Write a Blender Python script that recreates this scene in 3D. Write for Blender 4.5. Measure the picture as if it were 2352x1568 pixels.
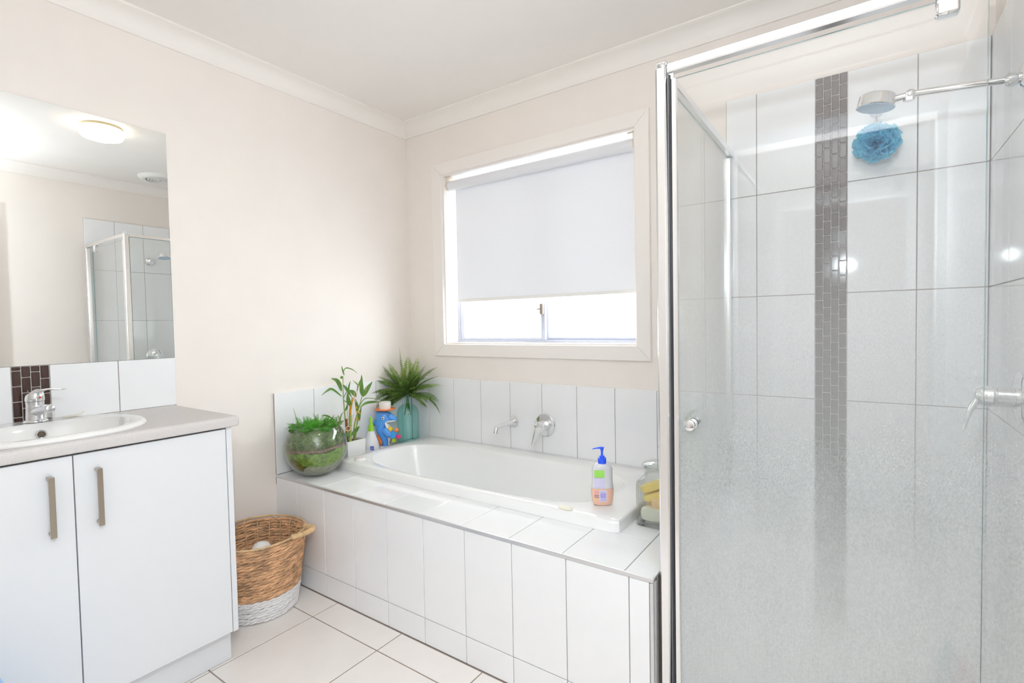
import bpy, math, random
import numpy as np
from mathutils import Vector

R = math.radians
scene = bpy.context.scene
for o in list(bpy.data.objects):
    bpy.data.objects.remove(o)

# ------------------------------------------------------------------ camera
CAM = (2.312, -2.2114, 1.181)
YAW, PITCH, ROLL = 0.609, -0.0332, -0.0187
cd = bpy.data.cameras.new('camera')
cam = bpy.data.objects.new('camera', cd)
scene.collection.objects.link(cam)
scene.camera = cam
cd.sensor_width = 36.0
cd.lens = 36.0 * 1162.08 / 2352.0
cd.clip_start = 0.02
_f = Vector((-math.sin(YAW) * math.cos(PITCH), math.cos(YAW) * math.cos(PITCH), math.sin(PITCH)))
_r = Vector((math.cos(YAW), math.sin(YAW), 0))
_u = _r.cross(_f)
_c, _s = math.cos(ROLL), math.sin(ROLL)
_r, _u = _c * _r + _s * _u, -_s * _r + _c * _u
from mathutils import Matrix
cam.matrix_world = Matrix(((_r.x, _u.x, -_f.x, CAM[0]), (_r.y, _u.y, -_f.y, CAM[1]), (_r.z, _u.z, -_f.z, CAM[2]), (0, 0, 0, 1)))

# ------------------------------------------------------------------ sky, lights, exposure
W = bpy.data.worlds.new('sky')
scene.world = W
W.use_nodes = True
bg = W.node_tree.nodes['Background']
bg.inputs[0].default_value = (0.93, 0.965, 1.0, 1)
bg.inputs[1].default_value = 13.0


def lamp(name, kind, loc, energy, color=(1, 1, 1), **kw):
    d = bpy.data.lights.new(name, kind)
    d.energy = energy
    d.color = color
    for k, v in kw.items():
        setattr(d, k, v)
    o = bpy.data.objects.new(name, d)
    o.location = loc
    scene.collection.objects.link(o)
    return o


FLASH = (2.22, -2.18, 1.56)
# the photographer's flash head, tilted up at the ceiling, with its diffuser dome spilling forward
fl = lamp('flash_bounce', 'SPOT', FLASH, 72.0, (0.815, 0.912, 1.0), spot_size=R(116), spot_blend=0.85, shadow_soft_size=0.03)
fl.rotation_euler = Vector((0.0, 0.02, 1.0)).to_track_quat('-Z', 'Y').to_euler()
lamp('flash_dome', 'POINT', FLASH, 31.0, (0.815, 0.912, 1.0), shadow_soft_size=0.026)

vs = scene.view_settings
vs.view_transform = 'Standard'
vs.look = 'None'
vs.gamma = 1.0
vs.use_curve_mapping = False
vs.exposure = -0.02
cy = scene.cycles
cy.use_denoising = True
cy.denoising_input_passes = 'RGB_ALBEDO_NORMAL'
cy.denoising_prefilter = 'ACCURATE'
cy.max_bounces = 12
cy.diffuse_bounces = 6
cy.glossy_bounces = 6
cy.transmission_bounces = 10
cy.transparent_max_bounces = 18
cy.caustics_reflective = False
cy.caustics_refractive = False
cy.sample_clamp_indirect = 6.0

# ------------------------------------------------------------------ materials


def srgb(r, g, b):
    return tuple(((c / 255.0) / 12.92 if c / 255.0 <= 0.04045 else ((c / 255.0 + 0.055) / 1.055) ** 2.4) for c in (r, g, b)) + (1.0,)


def mat(name, col, rough=0.5, metal=0.0, vary=0.0, scale=40.0, bump=0.0, bscale=200.0, trans=0.0, coat=0.0, spec=0.5, stretch=None, sss=0.0):
    m = bpy.data.materials.new(name)
    m.use_nodes = True
    nt = m.node_tree
    p = nt.nodes['Principled BSDF']
    p.inputs['Base Color'].default_value = col
    p.inputs['Roughness'].default_value = rough
    p.inputs['Metallic'].default_value = metal
    p.inputs['Transmission Weight'].default_value = trans
    p.inputs['Coat Weight'].default_value = coat
    p.inputs['Specular IOR Level'].default_value = spec
    if sss:
        p.inputs['Subsurface Weight'].default_value = sss
        p.inputs['Subsurface Radius'].default_value = (0.02, 0.015, 0.01)
    if vary or bump:
        tc = nt.nodes.new('ShaderNodeTexCoord')
        src = tc.outputs['Object']
        if stretch:
            mp = nt.nodes.new('ShaderNodeMapping')
            mp.inputs['Scale'].default_value = stretch
            nt.links.new(src, mp.inputs['Vector'])
            src = mp.outputs['Vector']
    if vary:
        n = nt.nodes.new('ShaderNodeTexNoise')
        n.inputs['Scale'].default_value = scale
        n.inputs['Detail'].default_value = 5
        nt.links.new(src, n.inputs['Vector'])
        rp = nt.nodes.new('ShaderNodeValToRGB')
        rp.color_ramp.elements[0].position = 0.3
        rp.color_ramp.elements[1].position = 0.7
        rp.color_ramp.elements[0].color = tuple(c * (1 - vary) for c in col[:3]) + (1,)
        rp.color_ramp.elements[1].color = tuple(min(1, c * (1 + vary)) for c in col[:3]) + (1,)
        nt.links.new(n.outputs['Fac'], rp.inputs['Fac'])
        nt.links.new(rp.outputs['Color'], p.inputs['Base Color'])
    if bump:
        n2 = nt.nodes.new('ShaderNodeTexNoise')
        n2.inputs['Scale'].default_value = bscale
        n2.inputs['Detail'].default_value = 4
        nt.links.new(src, n2.inputs['Vector'])
        b = nt.nodes.new('ShaderNodeBump')
        b.inputs['Strength'].default_value = bump
        b.inputs['Distance'].default_value = 0.002
        nt.links.new(n2.outputs['Fac'], b.inputs['Height'])
        nt.links.new(b.outputs['Normal'], p.inputs['Normal'])
    return m


def glass_mat(name, tint=(0.97, 0.99, 0.985), refl=1.0, haze=None):
    """Thin clear sheet: transparent with a Schlick reflection; haze = list of (height, amount) for soap film and condensation."""
    m = bpy.data.materials.new(name)
    m.use_nodes = True
    nt = m.node_tree
    nt.nodes.remove(nt.nodes['Principled BSDF'])
    out = nt.nodes['Material Output']
    N, L = nt.nodes.new, nt.links.new
    tr = N('ShaderNodeBsdfTransparent')
    tr.inputs['Color'].default_value = tint + (1,)
    gl = N('ShaderNodeBsdfGlossy')
    gl.inputs['Roughness'].default_value = 0.0
    lw = N('ShaderNodeLayerWeight')
    lw.inputs['Blend'].default_value = 0.5
    pw = N('ShaderNodeMath'); pw.operation = 'POWER'; pw.inputs[1].default_value = 5.0
    L(lw.outputs['Facing'], pw.inputs[0])
    ma = N('ShaderNodeMath'); ma.operation = 'MULTIPLY_ADD'; ma.inputs[1].default_value = 0.9 * refl; ma.inputs[2].default_value = 0.04 * refl
    L(pw.outputs[0], ma.inputs[0])
    mx = N('ShaderNodeMixShader')
    L(ma.outputs[0], mx.inputs[0])
    clear = tr.outputs[0]
    if haze:
        geo = N('ShaderNodeNewGeometry')
        sep = N('ShaderNodeSeparateXYZ')
        L(geo.outputs['Position'], sep.inputs[0])
        nz = N('ShaderNodeTexNoise'); nz.inputs['Scale'].default_value = 3.5; nz.inputs['Detail'].default_value = 6
        mp = N('ShaderNodeMapping'); mp.inputs['Scale'].default_value = (3.0, 3.0, 0.8)
        L(geo.outputs['Position'], mp.inputs['Vector'])
        L(mp.outputs['Vector'], nz.inputs['Vector'])
        mz = N('ShaderNodeMath'); mz.operation = 'MULTIPLY_ADD'; mz.inputs[1].default_value = 0.24; mz.inputs[2].default_value = -0.12
        L(nz.outputs['Fac'], mz.inputs[0])
        ad = N('ShaderNodeMath'); ad.operation = 'ADD'
        L(sep.outputs['Z'], ad.inputs[0]); L(mz.outputs[0], ad.inputs[1])
        sc_ = N('ShaderNodeMath'); sc_.operation = 'MULTIPLY'; sc_.inputs[1].default_value = 0.5
        L(ad.outputs[0], sc_.inputs[0])
        rp = N('ShaderNodeValToRGB')
        els = rp.color_ramp.elements
        hs_ = sorted(haze)
        els[0].position, els[0].color = hs_[0][0] * 0.5, (hs_[0][1],) * 3 + (1,)
        els[1].position, els[1].color = hs_[-1][0] * 0.5, (hs_[-1][1],) * 3 + (1,)
        for h, a in hs_[1:-1]:
            els.new(h * 0.5).color = (a, a, a, 1)
        L(sc_.outputs[0], rp.inputs['Fac'])
        # fine vertical run marks
        nf = N('ShaderNodeTexNoise'); nf.inputs['Scale'].default_value = 30; nf.inputs['Detail'].default_value = 5
        mp2 = N('ShaderNodeMapping'); mp2.inputs['Scale'].default_value = (8.0, 8.0, 0.7)
        L(geo.outputs['Position'], mp2.inputs['Vector']); L(mp2.outputs['Vector'], nf.inputs['Vector'])
        mf = N('ShaderNodeMath'); mf.operation = 'MULTIPLY_ADD'; mf.inputs[1].default_value = 0.18; mf.inputs[2].default_value = 0.91
        L(nf.outputs['Fac'], mf.inputs[0])
        # fine dried water spots
        ns = N('ShaderNodeTexNoise'); ns.inputs['Scale'].default_value = 300; ns.inputs['Detail'].default_value = 3
        mp3 = N('ShaderNodeMapping'); mp3.inputs['Scale'].default_value = (1.0, 1.0, 0.55)
        L(geo.outputs['Position'], mp3.inputs['Vector']); L(mp3.outputs['Vector'], ns.inputs['Vector'])
        ms = N('ShaderNodeMath'); ms.operation = 'MULTIPLY_ADD'; ms.inputs[1].default_value = 1.8; ms.inputs[2].default_value = -0.9
        L(ns.outputs['Fac'], ms.inputs[0])
        iv = N('ShaderNodeMath'); iv.operation = 'SUBTRACT'; iv.inputs[0].default_value = 0.93
        L(rp.outputs['Color'], iv.inputs[1])
        mq = N('ShaderNodeMath'); mq.operation = 'MULTIPLY'
        L(ms.outputs[0], mq.inputs[0]); L(iv.outputs[0], mq.inputs[1])
        mm = N('ShaderNodeMath'); mm.operation = 'ADD'
        L(mf.outputs[0], mm.inputs[0]); L(mq.outputs[0], mm.inputs[1])
        hz = N('ShaderNodeMath'); hz.operation = 'MULTIPLY'; hz.use_clamp = True
        L(rp.outputs['Color'], hz.inputs[0]); L(mm.outputs[0], hz.inputs[1])
        rf = N('ShaderNodeBsdfRefraction')
        rf.inputs['Roughness'].default_value = 0.34
        rf.inputs['IOR'].default_value = 1.12
        rf.inputs['Color'].default_value = (0.95, 0.985, 0.975, 1)
        tl = N('ShaderNodeBsdfTranslucent'); tl.inputs['Color'].default_value = (0.92, 0.945, 0.935, 1)
        df = N('ShaderNodeBsdfDiffuse'); df.inputs['Color'].default_value = (0.92, 0.945, 0.935, 1)
        m1 = N('ShaderNodeMixShader'); m1.inputs[0].default_value = 0.80
        L(tl.outputs[0], m1.inputs[1]); L(df.outputs[0], m1.inputs[2])
        m2 = N('ShaderNodeMixShader'); m2.inputs[0].default_value = 0.76
        L(rf.outputs[0], m2.inputs[1]); L(m1.outputs[0], m2.inputs[2])
        m3 = N('ShaderNodeMixShader')
        L(hz.outputs[0], m3.inputs[0]); L(tr.outputs[0], m3.inputs[1]); L(m2.outputs[0], m3.inputs[2])
        clear = m3.outputs[0]
    L(clear, mx.inputs[1])
    L(gl.outputs[0], mx.inputs[2])
    L(mx.outputs[0], out.inputs['Surface'])
    return m


def emit_mat(name, col, strength, base=(0.9, 0.88, 0.84, 1)):
    m = mat(name, base, 0.35)
    p = m.node_tree.nodes['Principled BSDF']
    p.inputs['Emission Color'].default_value = col
    p.inputs['Emission Strength'].default_value = strength
    return m


def petal_mat(name, col, transl=0.35, rough=0.4, vary=0.25, scale=60, trans=0.0):
    """Thin leaf or netting: part of the light passes through (and trans lets it be seen through)."""
    m = mat(name, col, rough, vary=vary, scale=scale)
    nt = m.node_tree
    N, L = nt.nodes.new, nt.links.new
    p = nt.nodes['Principled BSDF']
    tl = N('ShaderNodeBsdfTranslucent')
    tl.inputs['Color'].default_value = tuple(min(1, c * 1.3) for c in col[:3]) + (1,)
    mx = N('ShaderNodeMixShader'); mx.inputs[0].default_value = transl
    L(p.outputs[0], mx.inputs[1]); L(tl.outputs[0], mx.inputs[2])
    res = mx.outputs[0]
    if trans:
        t = N('ShaderNodeBsdfTransparent')
        m2 = N('ShaderNodeMixShader'); m2.inputs[0].default_value = trans
        L(res, m2.inputs[1]); L(t.outputs[0], m2.inputs[2])
        res = m2.outputs[0]
    L(res, nt.nodes['Material Output'].inputs['Surface'])
    return m


M = {}
M['paint'] = mat('cream_wall_paint', srgb(244, 236, 229), 0.6, vary=0.012, scale=6, bump=0.06, bscale=350)
M['ceiling'] = mat('ceiling_paint', srgb(244, 239, 234), 0.7, vary=0.01, scale=5)
M['cornice'] = mat('cornice_paint', srgb(246, 241, 235), 0.55)
M['trim'] = mat('trim_gloss', srgb(247, 241, 235), 0.3)
M['white_gloss'] = mat('door_white_gloss', srgb(246, 246, 246), 0.22)
M['tile'] = mat('white_glazed_tile', srgb(246, 246, 247), 0.04, vary=0.008, scale=12)
M['grout'] = mat('grey_grout', srgb(168, 156, 151), 0.85, vary=0.1, scale=120)
M['grout_dark'] = mat('brown_grey_floor_grout', srgb(160, 146, 136), 0.9, vary=0.12, scale=120)
M['floor'] = mat('matt_cream_floor_tile', srgb(245, 239, 234), 0.33, vary=0.018, scale=9)
M['mosaic'] = mat('brown_glass_mosaic', srgb(66, 43, 36), 0.06, vary=0.25, scale=30, coat=0.4, stretch=(6, 6, 1))
M['mosaic_grout'] = mat('pale_mosaic_grout', srgb(196, 190, 186), 0.85)
M['mosaic_film'] = mat('brown_glass_mosaic_with_soap_film', srgb(96, 86, 88), 0.09, vary=0.22, scale=90, coat=0.6, stretch=(2, 2, 1))
M['acrylic'] = mat('white_acrylic', srgb(248, 248, 247), 0.12, coat=0.3)
M['ceramic'] = mat('white_ceramic', srgb(242, 241, 239), 0.06, coat=0.5)
M['chrome'] = mat('chrome', (0.86, 0.87, 0.88, 1), 0.05, 1.0)
M['chrome_dull'] = mat('water_marked_chrome', (0.80, 0.81, 0.83, 1), 0.2, 1.0, vary=0.1, scale=90)
M['nickel'] = mat('brushed_nickel', srgb(176, 166, 152), 0.28, 1.0, vary=0.05, scale=80, stretch=(1, 1, 30))
M['alu'] = mat('polished_aluminium', (0.92, 0.92, 0.925, 1), 0.22, 1.0)
M['alu_trim'] = mat('satin_aluminium_edge', srgb(222, 222, 224), 0.3, 0.85)
M['seal'] = mat('dark_rubber_seal', srgb(52, 54, 60), 0.4)
M['melamine'] = mat('white_melamine', srgb(231, 232, 234), 0.35)
M['laminate'] = mat('grey_woven_laminate', srgb(212, 207, 204), 0.4, vary=0.06, scale=60, stretch=(1, 6, 6))
M['mirror'] = mat('mirror_silver', (0.95, 0.965, 0.955, 1), 0.0, 1.0)
M['mirror_edge'] = mat('ground_mirror_edge', srgb(214, 222, 220), 0.3)
M['blind'] = petal_mat('white_blockout_fabric', srgb(240, 240, 243), 0.11, 0.8, 0.01, 200)
M['plastic_white'] = mat('white_plastic', srgb(240, 238, 234), 0.3)
M['plastic_cream'] = mat('cream_plastic', srgb(228, 214, 198), 0.35)
M['alu_win'] = mat('window_aluminium', srgb(196, 199, 214), 0.35, 0.2)
M['latch'] = mat('bronze_latch', srgb(140, 128, 118), 0.4, 0.3)
M['pane'] = glass_mat('window_glass')
M['screen_glass'] = glass_mat('shower_glass_with_soap_film', (0.994, 0.998, 0.996), 0.95,
                              [(0.0, 0.80), (0.25, 0.75), (0.48, 0.62), (0.66, 0.44), (0.82, 0.27), (1.05, 0.17), (1.3, 0.07), (1.6, 0.015)])
M['side_glass'] = glass_mat('shower_side_glass_with_soap_film', (0.985, 0.994, 0.991), 1.0,
                            [(0.0, 0.80), (0.58, 0.66), (0.78, 0.42), (0.92, 0.22), (1.12, 0.12), (1.35, 0.05), (1.6, 0.02)])
M['glass_edge'] = mat('green_glass_edge', srgb(120, 180, 178), 0.15, trans=0.4)
M['clear_glass'] = glass_mat('clear_bowl_glass', (0.96, 0.975, 0.96), 1.6)
M['jar_glass'] = glass_mat('clear_jar_glass', (0.965, 0.98, 0.975), 1.8)
M['teal_glass'] = glass_mat('teal_bottle_glass', (0.88, 0.99, 0.978), 1.4)
M['lamp_glass'] = emit_mat('lit_opal_diffuser', (1.0, 0.95, 0.82, 1), 6.0)
M['lamp_base'] = mat('cream_lamp_base', srgb(236, 224, 186), 0.4)
M['fern'] = petal_mat('fern_green', srgb(104, 134, 62), 0.25, 0.45, 0.3, 50)
M['fern_light'] = petal_mat('young_fern_green', srgb(150, 174, 92), 0.3, 0.45, 0.25, 50)
M['fern_bright'] = petal_mat('bright_fern_green', srgb(92, 170, 58), 0.3, 0.45, 0.35, 60)
M['fern_pale'] = petal_mat('pale_fern_green', srgb(158, 178, 122), 0.3, 0.5, 0.3, 60)
M['leaf'] = petal_mat('bamboo_leaf_green', srgb(106, 146, 72), 0.25, 0.35, 0.25, 30)
M['stem_green'] = mat('green_bamboo_stem', srgb(150, 172, 88), 0.4, vary=0.2, scale=60)
M['stem_yellow'] = mat('yellow_bamboo_stem', srgb(214, 152, 40), 0.4, vary=0.25, scale=50)
M['stem_brown'] = mat('brown_bamboo_stem', srgb(150, 92, 44), 0.5, vary=0.3, scale=50)
M['curl'] = mat('dry_tan_tendril', srgb(222, 190, 150), 0.6, vary=0.15, scale=60)
M['soil'] = mat('dark_soil', srgb(92, 76, 64), 0.95, vary=0.5, scale=90, bump=0.6, bscale=160)
M['moss'] = mat('green_moss_layer', srgb(122, 152, 58), 0.9, vary=0.45, scale=70, bump=0.5, bscale=200)
M['moss_dark'] = mat('olive_moss_clump', srgb(98, 98, 18), 0.9, vary=0.5, scale=60, bump=0.6, bscale=160)
M['gravel'] = mat('grey_green_gravel_layer', srgb(170, 168, 144), 0.9, vary=0.4, scale=110, bump=0.8, bscale=140)
M['undergrowth'] = mat('grey_green_fern_undergrowth', srgb(128, 148, 96), 0.9, vary=0.5, scale=110, bump=1.0, bscale=170)  # mottled grey-green, the fern mass's own colour
M['bark'] = mat('pinkish_bark_layer', srgb(150, 126, 108), 0.9, vary=0.5, scale=90, bump=0.6, bscale=140)
M['wicker'] = mat('tan_water_hyacinth', srgb(208, 164, 124), 0.6, vary=0.45, scale=22, bump=0.5, bscale=120, stretch=(1, 1, 3))
M['wicker_white'] = mat('white_painted_hyacinth', srgb(238, 236, 236), 0.55, vary=0.03, scale=30, bump=0.4, bscale=120)
M['cane'] = mat('pale_cane', srgb(212, 178, 134), 0.5, vary=0.2, scale=30)
M['blue_toy'] = mat('blue_toy_plastic', srgb(92, 164, 246), 0.22)
M['light_blue_toy'] = mat('light_blue_toy_plastic', srgb(66, 166, 236), 0.25)
M['orange'] = mat('orange_toy_plastic', srgb(255, 138, 66), 0.3)
M['yellow'] = mat('yellow_toy_plastic', srgb(244, 204, 44), 0.3)
M['pink'] = mat('pink_toy_plastic', srgb(246, 44, 128), 0.3)
M['lime'] = mat('lime_plastic', srgb(150, 210, 48), 0.3)
M['lime_toy'] = mat('lime_toy_plastic', srgb(196, 222, 40), 0.3)
M['black'] = mat('black_dot', srgb(20, 20, 28), 0.3)
M['pump_blue'] = mat('royal_blue_plastic', srgb(46, 96, 252), 0.3)
M['bottle_clear'] = glass_mat('frosted_clear_plastic', (0.985, 0.985, 0.99), 1.0)
M['liquid'] = mat('peach_liquid_soap', srgb(255, 206, 180), 0.2, sss=0.0)
M['frost'] = mat('frosted_white_plastic', srgb(236, 236, 238), 0.35)
M['label_white'] = mat('white_label', srgb(238, 234, 248), 0.5)
M['label_purple'] = mat('lilac_print', srgb(178, 168, 232), 0.5)
M['label_lilac'] = mat('pale_lilac_print', srgb(216, 210, 238), 0.5)
M['label_pink'] = mat('pink_print', srgb(238, 178, 172), 0.5)
M['label_green'] = mat('lime_print', srgb(158, 224, 96), 0.5)
M['label_grey'] = mat('grey_print', srgb(150, 130, 150), 0.5)
M['label_blue'] = mat('blue_print', srgb(70, 96, 190), 0.5)
M['soap_yellow'] = mat('yellow_soap', srgb(244, 214, 112), 0.45, vary=0.05)
M['soap_orange'] = mat('apricot_soap', srgb(248, 210, 150), 0.45, vary=0.05)
M['soap_cream'] = mat('cream_soap', srgb(242, 238, 218), 0.45, vary=0.03)
M['loofah'] = petal_mat('turquoise_blue_netting', srgb(150, 218, 255), 0.5, 0.55, 0.12, 80, 0.10)
M['suction'] = glass_mat('clear_suction_rubber', (0.93, 0.93, 0.96), 1.5)
M['towel'] = mat('light_blue_towelling', srgb(150, 190, 232), 0.95, vary=0.08, scale=60, bump=0.9, bscale=220)
M['red'] = mat('red_dot', srgb(224, 40, 58), 0.3)
M['teal_bottle'] = mat('teal_bottle_plastic', srgb(40, 160, 172), 0.3)
M['magenta_bottle'] = mat('magenta_bottle_plastic', srgb(196, 40, 104), 0.3)
M['navy_bottle'] = mat('slate_blue_bottle_plastic', srgb(80, 110, 140), 0.3)
M['sponge'] = mat('tan_sponge', srgb(226, 200, 168), 0.9, vary=0.15, scale=90, bump=0.6)
M['black_hole'] = mat('dark_waste_hole', srgb(96, 82, 68), 0.6)
M['nozzle'] = mat('pale_blue_nozzle_plate', srgb(176, 202, 224), 0.4, vary=0.2, scale=400)

# ------------------------------------------------------------------ mesh helpers
col = scene.collection


class MB:
    def __init__(self):
        self.v = []
        self.f = []
        self.mi = []

    def add(self, verts, faces, mi=0):
        n = len(self.v)
        self.v += [tuple(map(float, p)) for p in verts]
        for f in faces:
            self.f.append(tuple(i + n for i in f))
            self.mi.append(mi)
        return self

    def box(self, x0, x1, y0, y1, z0, z1, b=0.0, mi=0):
        if b <= 0:
            vs_ = [(x, y, z) for x in (x0, x1) for y in (y0, y1) for z in (z0, z1)]
            return self.add(vs_, [(0, 1, 3, 2), (4, 6, 7, 5), (0, 4, 5, 1), (2, 3, 7, 6), (0, 2, 6, 4), (1, 5, 7, 3)], mi)
        lo, hi = (x0, y0, z0), (x1, y1, z1)
        idx = {}
        vs_ = []
        for sx in (0, 1):
            for sy in (0, 1):
                for sz in (0, 1):
                    s = (sx, sy, sz)
                    for ax in range(3):
                        p = []
                        for k in range(3):
                            e = hi[k] if s[k] else lo[k]
                            p.append(e if k == ax else e + (-b if s[k] else b))
                        idx[(s, ax)] = len(vs_)
                        vs_.append(tuple(p))
        fs = []
        for ax in range(3):
            a, c = [k for k in range(3) if k != ax]
            for sd in (0, 1):
                q = []
                for (i, j) in ((0, 0), (1, 0), (1, 1), (0, 1)):
                    s = [0, 0, 0]
                    s[ax] = sd; s[a] = i; s[c] = j
                    q.append(idx[(tuple(s), ax)])
                flip = (sd == 0) != (ax == 1)
                fs.append(tuple(q[::-1]) if flip else tuple(q))
        for ax in range(3):
            a, c = [k for k in range(3) if k != ax]
            for i in (0, 1):
                for j in (0, 1):
                    s0 = [0, 0, 0]; s0[a] = i; s0[c] = j
                    s1 = list(s0); s1[ax] = 1
                    s0, s1 = tuple(s0), tuple(s1)
                    q = [idx[(s0, a)], idx[(s1, a)], idx[(s1, c)], idx[(s0, c)]]
                    fs.append(tuple(q))
        for s in [(i, j, k) for i in (0, 1) for j in (0, 1) for k in (0, 1)]:
            fs.append((idx[(s, 0)], idx[(s, 1)], idx[(s, 2)]))
        # orient all faces outwards from the box centre
        c0 = Vector([(lo[k] + hi[k]) / 2 for k in range(3)])
        out = []
        for f in fs:
            p = [Vector(vs_[i]) for i in f]
            n = (p[1] - p[0]).cross(p[2] - p[0])
            m_ = sum(p, Vector()) / len(p)
            out.append(f if n.dot(m_ - c0) > 0 else f[::-1])
        return self.add(vs_, out, mi)

    def rings(self, rings, cap0=True, cap1=True, closed=True, mi=0):
        """rings: list of equal-length point loops, lofted in order."""
        n = len(rings[0])
        base = []
        fs = []
        for r_ in rings:
            base += list(r_)
        for i in range(len(rings) - 1):
            for j in range(n if closed else n - 1):
                k = (j + 1) % n
                fs.append((i * n + j, i * n + k, (i + 1) * n + k, (i + 1) * n + j))
        if cap0:
            fs.append(tuple(range(n))[::-1])
        if cap1:
            fs.append(tuple((len(rings) - 1) * n + j for j in range(n)))
        return self.add(base, fs, mi)

    def lathe(self, prof, o=(0, 0, 0), axis='z', seg=24, cap0=True, cap1=True, mi=0, frame=None):
        """prof: (radius, height) pairs along the axis."""
        if frame is None:
            frame = {'z': ((1, 0, 0), (0, 1, 0), (0, 0, 1)), 'x': ((0, 1, 0), (0, 0, 1), (1, 0, 0)), 'y': ((0, 0, 1), (1, 0, 0), (0, 1, 0))}[axis]
        a, b, c = (Vector(k) for k in frame)
        o = Vector(o)
        rs = []
        for r_, h in prof:
            rs.append([o + a * (r_ * math.cos(2 * math.pi * j / seg)) + b * (r_ * math.sin(2 * math.pi * j / seg)) + c * h for j in range(seg)])
        return self.rings(rs, cap0, cap1, mi=mi)

    def tube(self, pts, rad, seg=8, mi=0, flat=1.0, cap=True):
        pts = [Vector(p) for p in pts]
        n = len(pts)
        rr = rad if isinstance(rad, (list, tuple)) else [rad] * n
        t0 = (pts[1] - pts[0]).normalized()
        ref = Vector((0, 0, 1)) if abs(t0.z) < 0.9 else Vector((1, 0, 0))
        nrm = t0.cross(ref).normalized()
        rs = []
        for i, p in enumerate(pts):
            t = (pts[min(i + 1, n - 1)] - pts[max(i - 1, 0)]).normalized()
            nrm = (nrm - t * nrm.dot(t)).normalized()
            bn = t.cross(nrm)
            rs.append([p + (nrm * math.cos(2 * math.pi * j / seg) + bn * (flat * math.sin(2 * math.pi * j / seg))) * rr[i] for j in range(seg)])
        return self.rings(rs, cap, cap, mi=mi)

    def ball(self, c, r_, seg=16, rows=10, sc=(1, 1, 1), mi=0):
        prof = [(max(1e-4, math.sin(math.pi * i / rows)) * r_, -math.cos(math.pi * i / rows) * r_) for i in range(rows + 1)]
        n0 = len(self.v)
        self.lathe(prof, (0, 0, 0), 'z', seg, mi=mi)
        for i in range(n0, len(self.v)):
            p = self.v[i]
            self.v[i] = (p[0] * sc[0] + c[0], p[1] * sc[1] + c[1], p[2] * sc[2] + c[2])
        return self

    def build(self, name, m, parent=None, smooth=False, label=None, kind=None, clamp=None):
        o0 = origin_of(parent)
        me = bpy.data.meshes.new(name)
        vv = self.v
        if clamp:
            vv = [clamp(p) for p in vv]
        me.from_pydata([(p[0] - o0[0], p[1] - o0[1], p[2] - o0[2]) for p in vv], [], self.f)
        for mm in (m if isinstance(m, (list, tuple)) else [m]):
            me.materials.append(M[mm])
        if any(self.mi):
            me.polygons.foreach_set('material_index', self.mi)
        if smooth:
            me.polygons.foreach_set('use_smooth', [True] * len(me.polygons))
            if smooth != 'all':
                try:
                    me.set_sharp_from_angle(angle=R(38))
                except Exception:
                    pass
        me.update()
        o = bpy.data.objects.new(name, me)
        col.objects.link(o)
        if parent is not None:
            o.parent = parent
        ORG[o.name] = o0
        if label:
            o['label'] = label
        if kind:
            o['kind'] = kind
        return o


ORG = {}


def origin_of(o):
    return (0.0, 0.0, 0.0) if o is None else ORG[o.name]


def thing(name, label, cat, loc=(0, 0, 0), group=None):
    o = bpy.data.objects.new(name, None)
    col.objects.link(o)
    o.location = loc
    o.empty_display_size = 0.05
    ORG[o.name] = tuple(loc)
    o['label'] = label
    o['category'] = cat
    if group:
        o['group'] = group
    return o


def tag(o, label, cat, group=None):
    o['label'] = label
    o['category'] = cat
    if group:
        o['group'] = group
    return o


def struct(o):
    o['kind'] = 'structure'
    return o


_tiles = {}
rng = random.Random(7)


def tile(parent, x0, x1, y0, y1, z0, z1, m='tile', name='tile', b=0.0012, jit=0.0):
    sx, sy, sz = x1 - x0, y1 - y0, z1 - z0
    key = (round(sx, 4), round(sy, 4), round(sz, 4), m, b)
    me = _tiles.get(key)
    if me is None:
        t = MB().box(-sx / 2, sx / 2, -sy / 2, sy / 2, -sz / 2, sz / 2, b)
        me = bpy.data.meshes.new(name)
        me.from_pydata(t.v, [], t.f)
        me.materials.append(M[m])
        me.update()
        _tiles[key] = me
    o = bpy.data.objects.new(name, me)
    col.objects.link(o)
    o.parent = parent
    p0 = origin_of(parent)
    o.location = ((x0 + x1) / 2 - p0[0], (y0 + y1) / 2 - p0[1], (z0 + z1) / 2 - p0[2])
    if jit:
        o.rotation_euler = (rng.uniform(-jit, jit), rng.uniform(-jit, jit), rng.uniform(-jit, jit))
    return o


def bez(p, n=12):
    """Catmull-Rom through the points p."""
    p = [Vector(q) for q in p]
    q = [p[0] * 2 - p[1]] + p + [p[-1] * 2 - p[-2]]
    out = []
    for i in range(1, len(q) - 2):
        for k in range(n):
            t = k / n
            a, b, c, d = q[i - 1], q[i], q[i + 1], q[i + 2]
            out.append(0.5 * ((2 * b) + (c - a) * t + (2 * a - 5 * b + 4 * c - d) * t * t + (3 * b - a - 3 * c + d) * t ** 3))
    out.append(p[-1])
    return out


# ------------------------------------------------------------------ room shell
XR, YS, ZC = 2.647, -2.30, 2.392      # right wall, wall behind the camera, ceiling
G = 0.0014                            # half a grout joint
TT = 0.010                            # tile face stands this proud of the paint

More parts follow.
